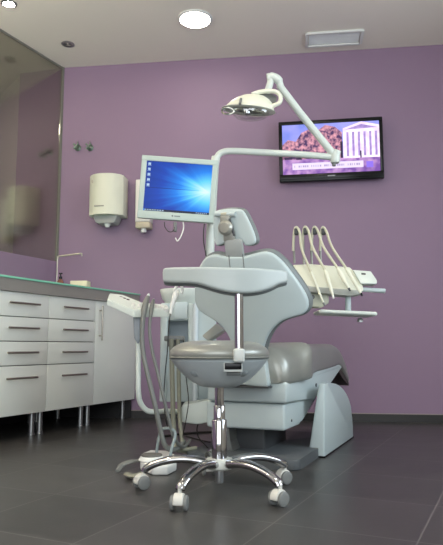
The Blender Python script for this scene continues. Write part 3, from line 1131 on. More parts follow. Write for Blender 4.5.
m = MB()
m.tube([hpt(217, 214.5, 0.008), hpt(237, 214.5, 0.008)], 0.011, 14)
m.build('headrest_knob_bar', M_SHELL, hs)
m = MB()
m.box(hpt(226, 214.3, 0.014), (0.028, 0.012, 0.010), (U_, hu, hn), 0.002)
m.build('bar_clip', mat('beige_clip', (186, 180, 160), 0.4), hs)
m = MB()
m.box(hpt(227.5, 222, 0.012), (0.045, 0.055, 0.02), (U_, hu, hn), 0.006)
m.box(hpt(231, 236, 0.010), (0.05, 0.05, 0.02), (U_, hu, hn), 0.006)
m.build('articulation', mat('articulation_grey', (150, 150, 142), 0.35, 0.3), hs)
m = MB()
m.lathe([(0.0, 0.024), (0.022, 0.022), (0.032, 0.012), (0.034, 0.0)], hpt(228.5, 228, 0.018), hn, n=24)
m.build('locking_knob', mat('knob_grey', (164, 162, 152), 0.3, 0.3), hs)
m = MB()
m.tube([hpt(232, 219, 0.022), hpt(234.5, 227, 0.022), hpt(237, 236, 0.022)], [0.004, 0.006, 0.005], 10)
m.build('release_lever', M_DGREY, hs)
m = MB()
m.box(hpt(232.5, 242.5, 0.004), (0.03, 0.018, 0.02), (U_, hu, hn), 0.003)
m.build('stem_slot', M_DGREY, hs)

# left armrest pad
m = MB()
a0, a1, a2, a3 = at(201.5, 336, 2.82), at(216.5, 323, 2.86), at(223.5, 330, 2.84), at(208, 341, 2.80)
m.prism([a0, a1, a2, a3], V((0.02, 0.12, 0.0)), 0.008, 3)
m.build('armrest', M_VINYL, chair, 50)
m = MB()
m.tube([at(212, 334, 2.9), at(214, 350, 2.92), cl(-0.19, 0.0, 0.40)], 0.014, 12)
m.build('armrest_support', M_SHELL, chair)

# ------------------------------------------------------------------ dental unit column (spittoon side)
UY = 3.12
unit = thing('dental_unit', (-0.2, 3.2, 0), 'white spittoon column left of the dental chair, with a tall pole', 'dental unit')
uxl, uxr = at(160, 350, UY).x, at(216, 350, UY).x
zb_ = at(180, 402, UY).z
ztop = at(180, 303, UY).z
m = MB()
zr0, zr1 = at(180, 343, UY).z, at(180, 320.5, UY).z
x1 = at(167.5, 330, UY).x
x2 = at(188, 330, UY).x
m.box(((uxl + uxr) / 2, UY + 0.17, (zb_ + ztop) / 2), (uxr - uxl, 0.14, ztop - zb_), bev=0.01)
m.box(((uxl + x1) / 2, UY + 0.055, (zb_ + ztop) / 2), (x1 - uxl, 0.11, ztop - zb_), bev=0.008)
m.box(((x2 + uxr) / 2, UY + 0.055, (zb_ + ztop) / 2), (uxr - x2, 0.11, ztop - zb_), bev=0.008)
m.box(((x1 + x2) / 2, UY + 0.06, (zr1 + ztop) / 2), (x2 - x1 + 0.004, 0.10, ztop - zr1), bev=0.003)
m.box(((x1 + x2) / 2, UY + 0.06, (zr0 + zb_) / 2), (x2 - x1 + 0.004, 0.10, zr0 - zb_), bev=0.003)
m.build('column_body', M_SHELL, unit)
xr_ = at(195.5, 330, UY - 0.02).x
MB().lathe([(0.0, 0), (0.014, 0), (0.014, ztop - zb_ - 0.002), (0, ztop - zb_ - 0.002)], (xr_, UY - 0.012, zb_), n=20).build('round_pillar', mat('pillar_white', (208, 218, 222), 0.3), unit)
MB().box(((x1 + x2) / 2, UY + 0.105, (zr0 + zr1) / 2), (x2 - x1, 0.012, zr1 - zr0)).build('recess_panel', mat('recess_blue_grey', (150, 162, 170), 0.4), unit, 0)
m = MB()
pa, pb = at(174, 302, UY), at(187.5, 319, UY)
m.box(((pa.x + pb.x) / 2, UY + 0.006, (pa.z + pb.z) / 2), (pb.x - pa.x, 0.014, pa.z - pb.z), bev=0.003)
m.build('front_panel', M_SHELL, unit)
# spittoon bowl
bc = at(182, 300, UY)
bt = at(182, 288, UY).z
hwb = (at(206, 295, UY).x - at(158, 295, UY).x) / 2
dz = bt - ztop
MB().lathe([(0, 0.0), (hwb * 0.72, 0.0), (hwb * 0.9, dz * 0.35), (hwb, dz * 0.9), (hwb * 0.985, dz), (hwb * 0.93, dz), (hwb * 0.8, dz * 0.5), (hwb * 0.4, dz * 0.25), (0, dz * 0.2)], (bc.x, UY + 0.10, ztop), n=40, sy=0.95).build('spittoon_bowl', M_SHELL2, unit)
# floor link arm to the chair
m = MB()
YA = 2.93
apx = [(180, 411), (183, 404), (196, 403), (203, 401.5), (209, 400), (216, 400), (216, 421), (208, 421), (203, 424), (196, 424.5), (183, 423), (180, 419)]
m.prism([at(x, y, YA) for x, y in apx], (0.0, 0.14, 0), 0.008, 3)
m.prism([at(x, y, YA) for x, y in ((216, 401), (240, 398), (240, 420), (216, 420))], (0.0, 0.12, 0), 0.004, 2)
m.build('link_arm', M_SHELL2, unit)
MB().box((at(190, 410, YA).x, UY + 0.10, (at(190, 410, YA).z + zb_) / 2 - 0.01), (0.12, 0.14, zb_ - at(190, 410, YA).z + 0.07), bev=0.01).build('pedestal', M_DGREY, unit)
# hose holder bracket
hb = at(174, 340, 2.98)
m = MB()
m.box((hb.x, 3.03, at(174, 338.5, 2.98).z), (0.095, 0.12, 0.026), bev=0.006)
m.box((hb.x - 0.012, 3.03, at(174, 343.5, 2.98).z), (0.045, 0.08, 0.03), bev=0.006)
m.build('hose_holder', M_GREY, unit)
# pole
PY = 3.20
pts = [at(209.5, 300, PY), at(209.8, 255, PY), at(212.5, 200, PY), at(214.5, 168, PY), at(216, 157, PY)]
m = MB()
m.tube(catmull(pts, 6), 0.0235, 20)
m.build('pole', M_SHELL2, unit)
m = MB()
m.tube(catmull([at(204.6, 222, PY - 0.03), at(203.6, 232, PY - 0.03), at(203.8, 243, PY - 0.02), at(205.5, 252, PY - 0.02), at(207, 262, PY - 0.01)], 4), 0.003, 8)
m.build('cable', M_CABLE, unit)

# ------------------------------------------------------------------ operating light
EL = at(335, 157, 3.18)
KN = at(272.5, 78, 3.06)
lamp = thing('operating_light', at(216, 157, PY), 'white dental operating light on a jointed arm above the chair', 'dental light')
m = MB()
m.tube(catmull([at(215.5, 163, PY), at(217.5, 156.5, PY), at(222, 152.5, PY), at(232, 151, PY), at(260, 152.3, PY), at(300, 154.5, 3.19), at(331, 157, 3.18)], 8), 0.0175, 18)
m.build('lower_arm', M_SHELL2, lamp)
m = MB()
m.tube([EL + V((-0.005, 0, 0.01)), at(300, 113, 3.12), at(279, 85, 3.07)], [0.02, 0.02, 0.0185], 18)
m.build('upper_arm', M_SHELL2, lamp)
m = MB()
m.lathe([(0, -0.035), (0.022, -0.033), (0.027, -0.02), (0.027, 0.02), (0.022, 0.033), (0, 0.035)], EL, (0, 0, 1), n=24)
m.tube([EL, EL + V((0.012, -0.01, 0.035))], [0.025, 0.02], 16)
el = m.build('elbow_joint', M_SHELL2, lamp)
MB().cyl(at(334, 163, 3.18), at(334, 166, 3.18), 0.012, 0.010).build('joint_cap', M_GREY, el)
m = MB()
m.tube(catmull([at(281, 87.5, 3.07), at(278, 80, 3.06), at(272, 77, 3.06), at(267, 77.5, 3.06)], 5), [0.0185, 0.023, 0.023, 0.02], 18)
m.tube(catmull([at(271, 77, 3.06), at(270, 84, 3.06), at(267, 92, 3.05), at(264, 97, 3.04)], 5), 0.0175, 16)
m.build('wrist_joint', M_SHELL2, lamp)
# head: cap shell
HC = at(247, 110.5, 3.02)
tilt = math.radians(-4)
ha = V((0.0, 0.0, 1))
hb_ = V((0.09, 0.0, 1)).normalized()
m = MB()
prof = [(0.128, -0.004), (0.129, 0.0), (0.122, 0.018), (0.108, 0.038), (0.086, 0.058), (0.06, 0.073), (0.03, 0.081), (0.0, 0.084)]
m.lathe(prof, HC + V((0.01, 0, 0.004)), ha, n=40, sy=0.54, close=False)
m.lathe([(0.126, -0.004), (0.124, 0.0), (0.116, 0.012), (0.10, 0.026), (0.078, 0.041), (0.05, 0.052), (0.0, 0.058)], HC + V((0.01, 0, 0.004)), ha, n=40, sy=0.54, close=False)
for v_ in m.bm.verts:
    v_.co.x += (v_.co.z - HC.z) * 0.32
    v_.co.z -= (v_.co.x - HC.x) * 0.06
m.build('lamp_head', M_CREAM, lamp, 70)
m = MB()
m.tube([at(241, 99, 2.97), at(240, 104, 2.94)], 0.007, 10)
m.build('lock_button', M_GREY, lamp)
# flat rim under the cap
m = MB()
m.lathe([(0.094, -0.003), (0.136, -0.002), (0.140, 0.0), (0.136, 0.003), (0.094, 0.003), (0.094, -0.003)], HC + V((0.008, 0, 0.0)), hb_, n=44, sy=0.52, close=False)
m.build('lower_rim', mat('warm_grey_rim', (196, 198, 186), 0.35, 0.1), lamp, 70)
m = MB()
m.lathe([(0.104, -0.004), (0.09, 0.012), (0.05, 0.026), (0.0, 0.03)], HC + V((0.008, 0, 0.0)), hb_, n=40, sy=0.52, close=False)
m.build('reflector', mat('reflector_metal', (200, 204, 200), 0.12, 1.0), lamp, 70)
m = MB()
for k in range(2):
    pass
m.tube(catmull([at(222, 111, 2.95), at(225, 107.8, 2.93), at(231, 108.2, 2.925), at(234, 111.5, 2.925), at(230, 114, 2.93), at(224, 113.5, 2.94)], 5, True) + [at(222, 111, 2.95)], 0.005, 8)
m.build('grip_ring', mat('grip_chrome', (160, 160, 148), 0.2, 0.8), lamp)
# bulb housing and clear bowl
MB().lathe([(0.022, 0.02), (0.024, 0.0), (0.018, -0.02), (0, -0.025)], HC + V((0.0, 0, 0.0)), ha, n=20).build('bulb_housing', M_CHROME, lamp)
m = MB()
m.lathe([(0.098, -0.012), (0.092, -0.028), (0.075, -0.042), (0.045, -0.052), (0, -0.056)], HC + V((0.02, 0, 0.002)), ha, n=36, sy=0.56, close=False)
m.build('clear_bowl', M_CLEAR, lamp, 70)
# rear loop handle
m = MB()
lpx = [(252, 94.5), (260, 92), (270, 91), (277, 92.5), (280.5, 97), (279.5, 102.5), (274, 105.5), (266, 108)]
m.tube(catmull([at(x, y, 3.0) for x, y in lpx], 5), 0.0115, 12)
m.build('loop_handle', M_CREAM, lamp)
m = MB()
m.prism([at(x, y, 3.02) for x, y in ((253, 95), (262, 93.5), (272, 93.5), (277, 97), (276, 102), (268, 105), (262, 103), (258, 98.5))], (0, 0.03, 0), 0.003)
m.build('handle_web', M_GREY, lamp)

# ------------------------------------------------------------------ monitor on the pole
MY = 3.02
A0 = at(142.3, 153.5, MY)
A1 = at(217.8, 160.3, MY - 0.02)
A2 = at(138.5, 218.5, MY - 0.03)
ra = math.radians(4.2)
mex = V((math.cos(ra), 0, -math.sin(ra)))
men = V((0, -1, -0.06)).normalized()
mey = men.cross(mex).normalized()
mex = mey.cross(men)
MWd, MHt = (A1 - A0).length, 0.322
MC = (at(142.3, 153.5, MY) + at(217.8, 160.3, MY) + at(212.5, 224, MY) + at(138.5, 218.5, MY)) / 4
mon = thing('monitor', MC - mey * 0.16, 'grey-framed square monitor with a blue desktop, mounted left of the pole', 'monitor')
m = MB()
m.box(MC - men * 0.022, (MWd, MHt, 0.032), (mex, mey, men), 0.006)
m.build('casing', M_SHELL2, mon)
m = MB()
SW_, SH_ = MWd - 0.054, MHt - 0.066
mo = MC + mey * 0.006
for cx_, cy_, sx, sy in ((0, SH_ / 2 + 0.0135, MWd, 0.027), (0, -SH_ / 2 - 0.0195, MWd, 0.039), (SW_ / 2 + 0.0135, 0, 0.027, SH_ + 0.004), (-SW_ / 2 - 0.0135, 0, 0.027, SH_ + 0.004)):
    m.box(mo + mex * cx_ + mey * cy_ - men * 0.004, (sx, sy, 0.012), (mex, mey, men), 0.0025)
m.build('bezel', mat('bezel_grey_green', (176, 190, 182), 0.4), mon)
m = MB()
m.lathe([(0.005, 0), (0.005, 0.001), (0, 0.001)], mo - mey * (SH_ / 2 + 0.018) - mex * 0.016 + men * 0.002, men, n=16)
m.box(mo - mey * (SH_ / 2 + 0.018) + mex * 0.008 + men * 0.0022, (0.03, 0.006, 0.0008), (mex, mey, men))
m.build('logo', mat('monitor_logo', (112, 122, 118), 0.4), mon)


def desktop_material():
    m_ = bpy.data.materials.new('desktop_blue')
    m_.use_nodes = True
    nt = m_.node_tree
    L = nt.links
    b = nt.nodes['Principled BSDF']
    b.inputs['Base Color'].default_value = (0.005, 0.01, 0.02, 1)
    b.inputs['Roughness'].default_value = 0.3
    b.inputs['Specular IOR Level'].default_value = 0.12
    tc = nt.nodes.new('ShaderNodeTexCoord')

    def dot(vec):
        n = nt.nodes.new('ShaderNodeVectorMath')
        n.operation = 'DOT_PRODUCT'
        L.new(tc.outputs['Object'], n.inputs[0])
        n.inputs[1].default_value = tuple(vec)
        return n.outputs['Value']

    def mm(op, a, bb=None, c=None):
        n = nt.nodes.new('ShaderNodeMath')
        n.operation = op
        for i, x in enumerate((a, bb, c)):
            if x is None:
                continue
            if isinstance(x, (int, float)):
                n.inputs[i].default_value = x
            else:
                L.new(x, n.inputs[i])
        return n.outputs[0]
    org = mo + mex * (SW_ * 0.47) + mey * (-0.012) - (MC - mey * 0.16)
    x = mm('SUBTRACT', dot(mex), org.dot(mex))
    y = mm('SUBTRACT', dot(mey), org.dot(mey))
    ang = mm('ARCTAN2', y, mm('MULTIPLY', x, -1.0))
    dist = mm('SQRT', mm('ADD', mm('MULTIPLY', x, x), mm('MULTIPLY', y, y)))
    cx = nt.nodes.new('ShaderNodeCombineXYZ')
    L.new(ang, cx.inputs[0])
    n = nt.nodes.new('ShaderNodeTexNoise')
    n.inputs['Scale'].default_value = 3.2
    n.inputs['Detail'].default_value = 3
    L.new(cx.outputs[0], n.inputs['Vector'])
    rays = mm('MULTIPLY', mm('SUBTRACT', n.outputs['Fac'], 0.32), 2.2)
    fall = mm('POWER', 2.718, mm('MULTIPLY', dist, -4.2))
    fan = mm('POWER', 2.718, mm('MULTIPLY', mm('MULTIPLY', ang, ang), -2.6))
    core = mm('POWER', 2.718, mm('MULTIPLY', dist, -11.0))
    val = mm('ADD', mm('MULTIPLY', mm('MULTIPLY', rays, fan), mm('ADD', fall, -0.12)), mm('MULTIPLY', core, 0.95))
    line = mm('LESS_THAN', mm('ABSOLUTE', mm('ADD', y, -0.004)), 0.0016)
    left = mm('LESS_THAN', x, -0.05)
    val = mm('SUBTRACT', val, mm('MULTIPLY', mm('MULTIPLY', line, left), 0.18))
    cr = nt.nodes.new('ShaderNodeValToRGB')
    e = cr.color_ramp.elements
    e[0].position = 0.0
    e[0].color = lin((10, 34, 112)) + (1,)
    e[1].position = 1.0
    e[1].color = lin((205, 240, 255)) + (1,)
    for p_, c_ in ((0.14, (14, 60, 165)), (0.30, (24, 120, 220)), (0.50, (90, 195, 245))):
        q = e.new(p_)
        q.color = lin(c_) + (1,)
    L.new(val, cr.inputs[0])
    L.new(cr.outputs[0], b.inputs['Emission Color'])
    b.inputs['Emission Strength'].default_value = 0.62
    return m_


lay = [(0, [rect(0, 0, 1, 1)]), (1, [rect(0, 0, 1, 0.045)]),
       (2, [rect(0.025, 0.92 - k * 0.105, 0.065, 0.965 - k * 0.105) for k in range(5)] + [rect(0.02, 0.905 - k * 0.105, 0.07, 0.912 - k * 0.105) for k in range(5)]),
       (2, [rect(0.02 + k * 0.038, 0.012, 0.042 + k * 0.038, 0.034) for k in range(8)] + [rect(0.80 + k * 0.03, 0.014, 0.815 + k * 0.03, 0.032) for k in range(6)]),
       (3, [rect(0.0, 0.0, 0.018, 0.045)])]
screen_mesh(lay, mo - men * 0.0015, mex, mey, men, SW_, SH_).build('screen', [desktop_material(), glow('taskbar', (10, 22, 52), 1.0), glow('icon_glow', (215, 232, 245), 0.9, scale=400, rgb2=(110, 160, 215)), glow('start_key', (40, 120, 210), 1.0)], mon, 0)
m = MB()
m.box(MC - men * 0.055, (0.12, 0.12, 0.04), (mex, mey, men), 0.008)
m.tube([MC - men * 0.07, at(208, 190, PY)], 0.02, 14)
m.build('mount', M_GREY, mon)
m = MB()
m.tube(catmull([at(164.5, 222, MY + 0.01), at(165, 227, MY + 0.01), at(168.5, 231.5, MY), at(173, 231, MY), at(175.5, 224, MY + 0.02)], 5), 0.0022, 8)
m.build('cable', M_CABLE, mon)
m = MB()
m.tube(catmull([at(183, 221, MY + 0.03), at(183.5, 228, MY + 0.02), at(181, 236, MY), at(177.5, 241, MY), at(175.5, 238, MY + 0.02)], 5), 0.0032, 8)
m.build('cable', M_WHITE, mon)
m = MB()
m.box(at(175.2, 227, MY + 0.02), (0.016, 0.02, 0.05), bev=0.003)
m.build('connector', M_GREY, mon)

# ------------------------------------------------------------------ assistant tray on its bent tube
TY = 2.78
tray = thing('assistant_console', (at(138, 412, TY).x, TY, 0.2), 'small white control tray on a bent tube between the cabinets and the chair', 'console')
m = MB()
tp_ = [at(109, 293.5, 2.90), at(123, 294.5, 2.96), at(141, 302, 2.92), at(166, 305, 2.90), at(169.5, 308, 2.84), at(134, 310, 2.76), at(107, 299, 2.80)]
lowp = [at(108.5, 297.5, 2.905), at(123, 302, 2.96), at(141, 309, 2.92), at(165, 312, 2.90), at(169, 317, 2.82), at(134, 317.5, 2.76), at(106.3, 305, 2.80)]
top_ = [at(109.5, 293.2, 2.93), at(123, 294.8, 2.96), at(141.5, 302.3, 2.93), at(167, 304.8, 2.90), at(170, 308.5, 2.82), at(134, 310.2, 2.76), at(107.5, 299.5, 2.80)]
va_ = [m.v(p) for p in top_]
vb_ = [m.v(p) for p in lowp]
n_ = len(va_)
fs = [m.f(va_), m.f(list(reversed(vb_)))]
for i in range(n_):
    fs.append(m.f([va_[i], vb_[i], vb_[(i + 1) % n_], va_[(i + 1) % n_]]))
bmesh.ops.triangulate(m.bm, faces=fs[:2])
bmesh.ops.bevel(m.bm, geom=[e for e in m.bm.edges if len(e.link_faces) == 2 and e.calc_face_angle(0) > 0.5], offset=0.003, segments=2, affect='EDGES')
trb = m.build('tray_body', M_SHELL2, tray, 35)
# buttons
nb_ = (top_[1] - top_[0]).cross(top_[6] - top_[0]).normalized()
if nb_.y > 0:
    nb_ = -nb_


def tray_pt(px_, py_, off=0.003):
    return onpl(px_, py_, (top_[0] + top_[2] + top_[5]) / 3 + nb_ * off, nb_)


m = MB()
for x, y in ((121, 297.2), (124.5, 298.4), (128, 299.6)):
    m.lathe([(0, 0.004), (0.007, 0.003), (0.008, -0.004)], tray_pt(x, y), nb_, n=14, sx=1.1, sy=0.9)
m.build('button', mat('dark_buttons', (96, 78, 84), 0.4), tray)
m = MB()
for x, y in ((133, 304), (139, 305), (145.5, 304.8), (156, 306), (161.5, 306.4), (166, 307)):
    m.tube([at(x, y + 3.5, 2.81), at(x + 0.3, y + 0.2, 2.86)], [0.010, 0.009], 14)
m.build('cup_rest', M_WHITE, tray)
m = MB()
m.prism([at(x, y, 2.80) for x, y in ((133, 315), (140, 315), (140, 340), (137.5, 344), (134, 338))], (0, 0.03, 0), 0.004)
m.build('tray_bracket', mat('bracket_blue_grey', (135, 142, 148), 0.45), tray)
m = MB()
m.tube([at(138, 322, 2.84)] + catmull([at(138.2, 345, 2.84), at(138.2, 375, 2.84), at(138.4, 392, 2.84), at(140.5, 403, 2.86), at(147, 410.5, 2.89), at(156, 411.8, 2.93), at(166, 411, 2.99)], 6) + [at(182, 412, 3.05)], 0.0125, 16)
m.build('bent_tube', M_SHELL2, tray)

# suction hand-pieces with their hoses


def suction(label, hpx, tip_len, hose_px, r, grip, hosem):
    t_ = thing('suction_handpiece', at(*hpx[-1]), label, 'suction tube', 'hoses at the assistant console')
    m_ = MB()
    P_ = [at(*p) for p in hpx]
    m_.tube(P_, [r * 0.9, r * 1.35, r * 1.35, r][:len(P_)], 14)
    m_.build('grip', grip, t_)
    d_ = (P_[0] - P_[1]).normalized()
    m_ = MB()
    m_.tube([P_[0], P_[0] + d_ * tip_len], [r * 0.75, r * 0.6], 12)
    m_.build('tip', M_WHITE, t_)
    m_ = MB()
    m_.tube(catmull([at(*p) for p in hose_px], 6), r, 12)
    m_.build('hose', hosem, t_)
    return t_


suction('thick grey suction handpiece with a white tip, left one in the assistant console',
        [(147.8, 297, 2.83), (146, 302, 2.80), (144, 310, 2.76), (143.5, 317, 2.75)], 0.02,
        [(143.3, 316, 2.75), (142, 335, 2.74), (143.5, 355, 2.73), (149, 380, 2.72), (155, 405, 2.71), (160, 428, 2.72), (165.5, 446, 2.74), (176, 449, 2.80), (184, 441, 2.90)], 0.0105, M_HOSE, M_HOSE)
suction('slimmer grey suction handpiece, right one in the assistant console',
        [(153.5, 300, 2.83), (152.3, 304, 2.80), (151.2, 311, 2.77), (150.5, 317, 2.76)], 0.006,
        [(150.3, 316, 2.76), (149.5, 330, 2.75), (152, 350, 2.74), (157.5, 372, 2.73), (163, 395, 2.72), (168.5, 418, 2.73), (174, 438, 2.76), (183, 447, 2.85), (190, 440, 2.93)], 0.0075, M_HOSE, M_HOSE)
# white syringe leaning in the console
t = thing('air_water_syringe', at(171, 316, 2.80), 'white angled syringe with a thin cable leaning on the assistant console', 'syringe')
m = MB()
m.tube(catmull([at(170.5, 314, 2.76), at(172, 306, 2.77), at(175, 297, 2.78), at(176.5, 290, 2.79)], 4), [0.007, 0.011, 0.014, 0.013], 14)
m.build('grip', M_WHITE, t)
m = MB()
m.tube(catmull([at(174, 291, 2.78), at(177, 285.5, 2.78), at(181, 284.5, 2.78), at(182.5, 290, 2.79), at(181.5, 293.5, 2.79)], 4), 0.0062, 10)
m.build('nozzle', M_WHITE, t)
m = MB()
m.tube(catmull([at(170.4, 313, 2.76), at(168.5, 330, 2.75), at(167.5, 350, 2.75), at(165, 375, 2.75), at(164, 400, 2.76), at(167, 425, 2.8), at(175, 436, 2.9)], 6), 0.0024, 8)
m.build('cable', M_CABLE, t)
# two hoses hanging from the holder to the floor
for k, (x0, x1_, r_, lab) in enumerate(((171.5, 175, 0.0115, 'thick olive hose hanging from the grey holder, left of its twin'), (178, 182, 0.0095, 'olive hose hanging from the grey holder, right of its twin'))):
    m = MB()
    m.tube(catmull([at(x0, 339, 3.02 - 0.1), at(x0 + 0.3, 360, 2.92), at(x0 + 1, 390, 2.91), at(x0 + 1.8, 420, 2.90), at(x1_, 440, 2.88), at(x1_ + 1.5, 449, 2.86)] + [at(x1_ + 14, 452 - 4 * k, 2.9)], 6), r_, 12)
    tag(m.build('hanging_hose', M_OLIVE), lab, 'hose', 'hoses hanging from the holder')
m = MB()
m.tube(catmull([at(183.5, 340, 2.98), at(184, 360, 2.90), at(187, 385, 2.88), at(188.5, 402, 2.85), at(186, 420, 2.85), at(183, 440, 2.88), at(190, 452, 2.88)], 6), 0.0024, 8)
tag(m.build('thin_cable', M_CABLE), 'thin dark cable hanging in front of the white spittoon column', 'cable')


def fl(px_, py_, z=0.004):
    return onpl(px_, py_, (0, 0, z), V((0, 0, 1)))


for k, (pts_, r_, lab) in enumerate((
        ([(158, 437), (180, 434), (205, 432), (232, 431)], 0.006, 'black cable lying farthest back on the floor behind the stool column'),
        ([(182, 441), (196, 450), (212, 452), (235, 448)], 0.005, 'dark cable curving over the floor just behind the stool column'),
        ([(186, 436), (204, 441), (222, 443), (240, 440)], 0.004, 'thin dark cable lying between two others behind the stool column'))):
    m = MB()
    m.tube(catmull([fl(x, y, r_) for x, y in pts_], 8), r_, 8)
    tag(m.build('floor_cable', M_CABLE), lab, 'cable', 'cables on the floor under the chair')
m = MB()
m.tube(catmull([at(198, 424, 3.0), at(197, 430, 2.98), at(199, 438, 2.96), at(206, 446, 2.94)] + [fl(214, 455, 0.004)], 6), 0.003, 8)
tag(m.build('drop_cable', M_CABLE), 'thin cable dropping from the white link arm to the floor', 'cable')

# ------------------------------------------------------------------ foot pedal
FP = fl(154, 463, 0)
t = thing('foot_pedal', FP, 'white foot pedal with grey disc and side levers, left of the stool', 'foot pedal')


def fpl(px_, py_, z):
    return onpl(px_, py_, (0, 0, z), V((0, 0, 1)))


FC = V((FP.x, FP.y, 0))
m = MB()
bo = [fpl(x, y, 0.0) for x, y in ((140, 470), (152, 475.5), (168, 475.5), (176.5, 471), (176.5, 464), (168, 459), (150, 458), (141, 462))]
m.prism(bo, (0, 0, 0.038), 0.008, 3)
m.build('pedal_base', M_WHITE, t)
MB().lathe([(0.056, 0.04), (0.052, 0.048), (0.046, 0.056), (0, 0.056)], fpl(151.5, 469.5, 0.0), n=32, sy=0.9).build('raised_hub', M_WHITE, t)
MB().lathe([(0.0, 0.056), (0.044, 0.056), (0.046, 0.058), (0.044, 0.064), (0, 0.066)], fpl(151.5, 469.5, 0.0), n=32, sy=0.9).build('pedal_disc', mat('disc_grey', (98, 96, 90), 0.5), t)
m = MB()
m.tube(catmull([fpl(117.5, 471, 0.008), fpl(122, 465, 0.02), fpl(131, 461.5, 0.032), fpl(143, 460, 0.03)], 5), [0.009, 0.012, 0.012, 0.010], 12, flat=(0.6, 1.2))
m.build('side_lever', M_HOSE, t)
m = MB()
m.tube(catmull([fpl(127.5, 474, 0.012), fpl(132, 476, 0.014), fpl(140, 474, 0.018), fpl(146, 470, 0.03)], 4), [0.014, 0.018, 0.014, 0.01], 12, flat=(0.5, 1.2))
m.build('toe_tab', M_OLIVE, t)
m = MB()
m.tube(catmull([at(156, 459, 2.75), at(157.5, 445, 2.75), at(160.5, 432, 2.75), at(164, 428.5, 2.75), at(170, 428.5, 2.74), at(174.5, 431.5, 2.74), at(175, 437, 2.73), at(172, 447, 2.72), at(169.5, 459, 2.72)], 5), 0.0065, 12)
m.build('carry_bail', mat('bail_grey', (138, 150, 150), 0.4), t)

# ------------------------------------------------------------------ instrument console
IY = 3.02
con = thing('instrument_console', at(345, 330, IY), 'cream dentist instrument console on an arm right of the chair back', 'instrument console')
m = MB()
bpx = [(293, 264.5), (310, 264), (350, 267), (361, 277.5), (364, 290), (361.5, 292), (310, 287.5), (302, 284)]
b0 = [at(x, y, IY + 0.10 - (y - 264) * 0.0042) for x, y in bpx]
m.prism(b0, (0, 0.10, -0.008), 0.008, 3)
m.build('console_body', M_CREAM, con, 35)
m = MB()
rpx = [(302, 284), (312, 286.5), (361.5, 290.5), (362, 294.5), (350, 295.5), (312, 292.5), (303, 289)]
m.prism([at(x, y, IY - 0.015) for x, y in rpx], (0, 0.14, 0), 0.004)
m.build('lower_rim', mat('rim_grey', (170, 172, 164), 0.4), con)
m = MB()
m.prism([at(x, y, IY + 0.02) for x, y in ((308, 291), (324, 292), (329, 296), (329, 303), (322, 307.5), (312, 307), (307, 300))], (0, 0.09, 0), 0.006, 3)
cb = m.build('connector_box', mat('box_grey_cream', (188, 190, 172), 0.45), con)
MB().lathe([(0.012, 0), (0.01, 0.006), (0, 0.006)], at(312.5, 297, IY + 0.018), (0, -1, 0), n=16).build('box_socket', M_GREY, cb)
# key panel
m = MB()
kp = [at(353, 269.8, IY + 0.06), at(371, 271.2, IY + 0.06), at(377, 280, IY - 0.0), at(377, 284, IY - 0.0), at(361, 283.5, IY - 0.0)]
m.prism(kp, (0, 0.09, -0.004), 0.004)
kpb = m.build('key_panel', M_SHELL2, con, 35)
kn = (kp[1] - kp[0]).cross(kp[4] - kp[0]).normalized()
if kn.y > 0:
    kn = -kn
m = MB()
kx = (kp[1] - kp[0]).normalized()
ky = kn.cross(kx)
for x, y, w_ in ((363.5, 274, 0.022), (367.5, 277.5, 0.026)):
    m.box(onpl(x, y, kp[0] + kn * 0.001, kn), (w_, 0.013, 0.002), (kx, ky, kn))
m.build('display', M_DGREY, kpb)
m = MB()
m.tube([at(362, 289.5, IY + 0.03), at(385, 291, IY + 0.03)], 0.0115, 16)
m.build('grab_handle', M_SHELL, con)
m = MB()
m.tube([at(348, 292, IY + 0.06), at(348.2, 314, IY + 0.06)], 0.0145, 16)
m.build('post', M_SHELL, con)
m = MB()
tro = [at(321, 313.5, IY - 0.0), at(375.5, 316, IY - 0.0)]
tl0 = tro[0]
tl1 = tro[1]
m.prism([tl0, tl1, V((tl1.x, tl1.y + 0.19, tl1.z)), V((tl0.x, tl0.y + 0.19, tl0.z))], (0, 0, 0.008), 0.003)
for a_, b_ in ((tl0, tl1), (V((tl0.x, tl0.y + 0.19, tl0.z)), V((tl1.x, tl1.y + 0.19, tl1.z))), (tl0, V((tl0.x, tl0.y + 0.19, tl0.z))), (tl1, V((tl1.x, tl1.y + 0.19, tl1.z)))):
    m.tube([a_ + V((0, 0, 0.011)), b_ + V((0, 0, 0.011))], 0.0095, 12)
m.build('instrument_tray', M_SHELL2, con)
MB().lathe([(0.008, 0), (0.015, -0.01), (0.015, -0.02), (0, -0.022)], at(360, 318, IY + 0.06), n=16).build('tray_knob', M_ALU, con)
# support arm going back to the chair
m = MB()
m.tube(catmull([at(322, 300, IY + 0.1), at(300, 303, 3.12), at(275, 315, 3.2), at(258, 330, 3.2)], 6), 0.02, 14)
m.tube([at(258, 330, 3.2), V((at(258, 330, 3.2).x, 3.2, 0.3))], 0.02, 14)
m.build('support_arm', M_SHELL2, con)

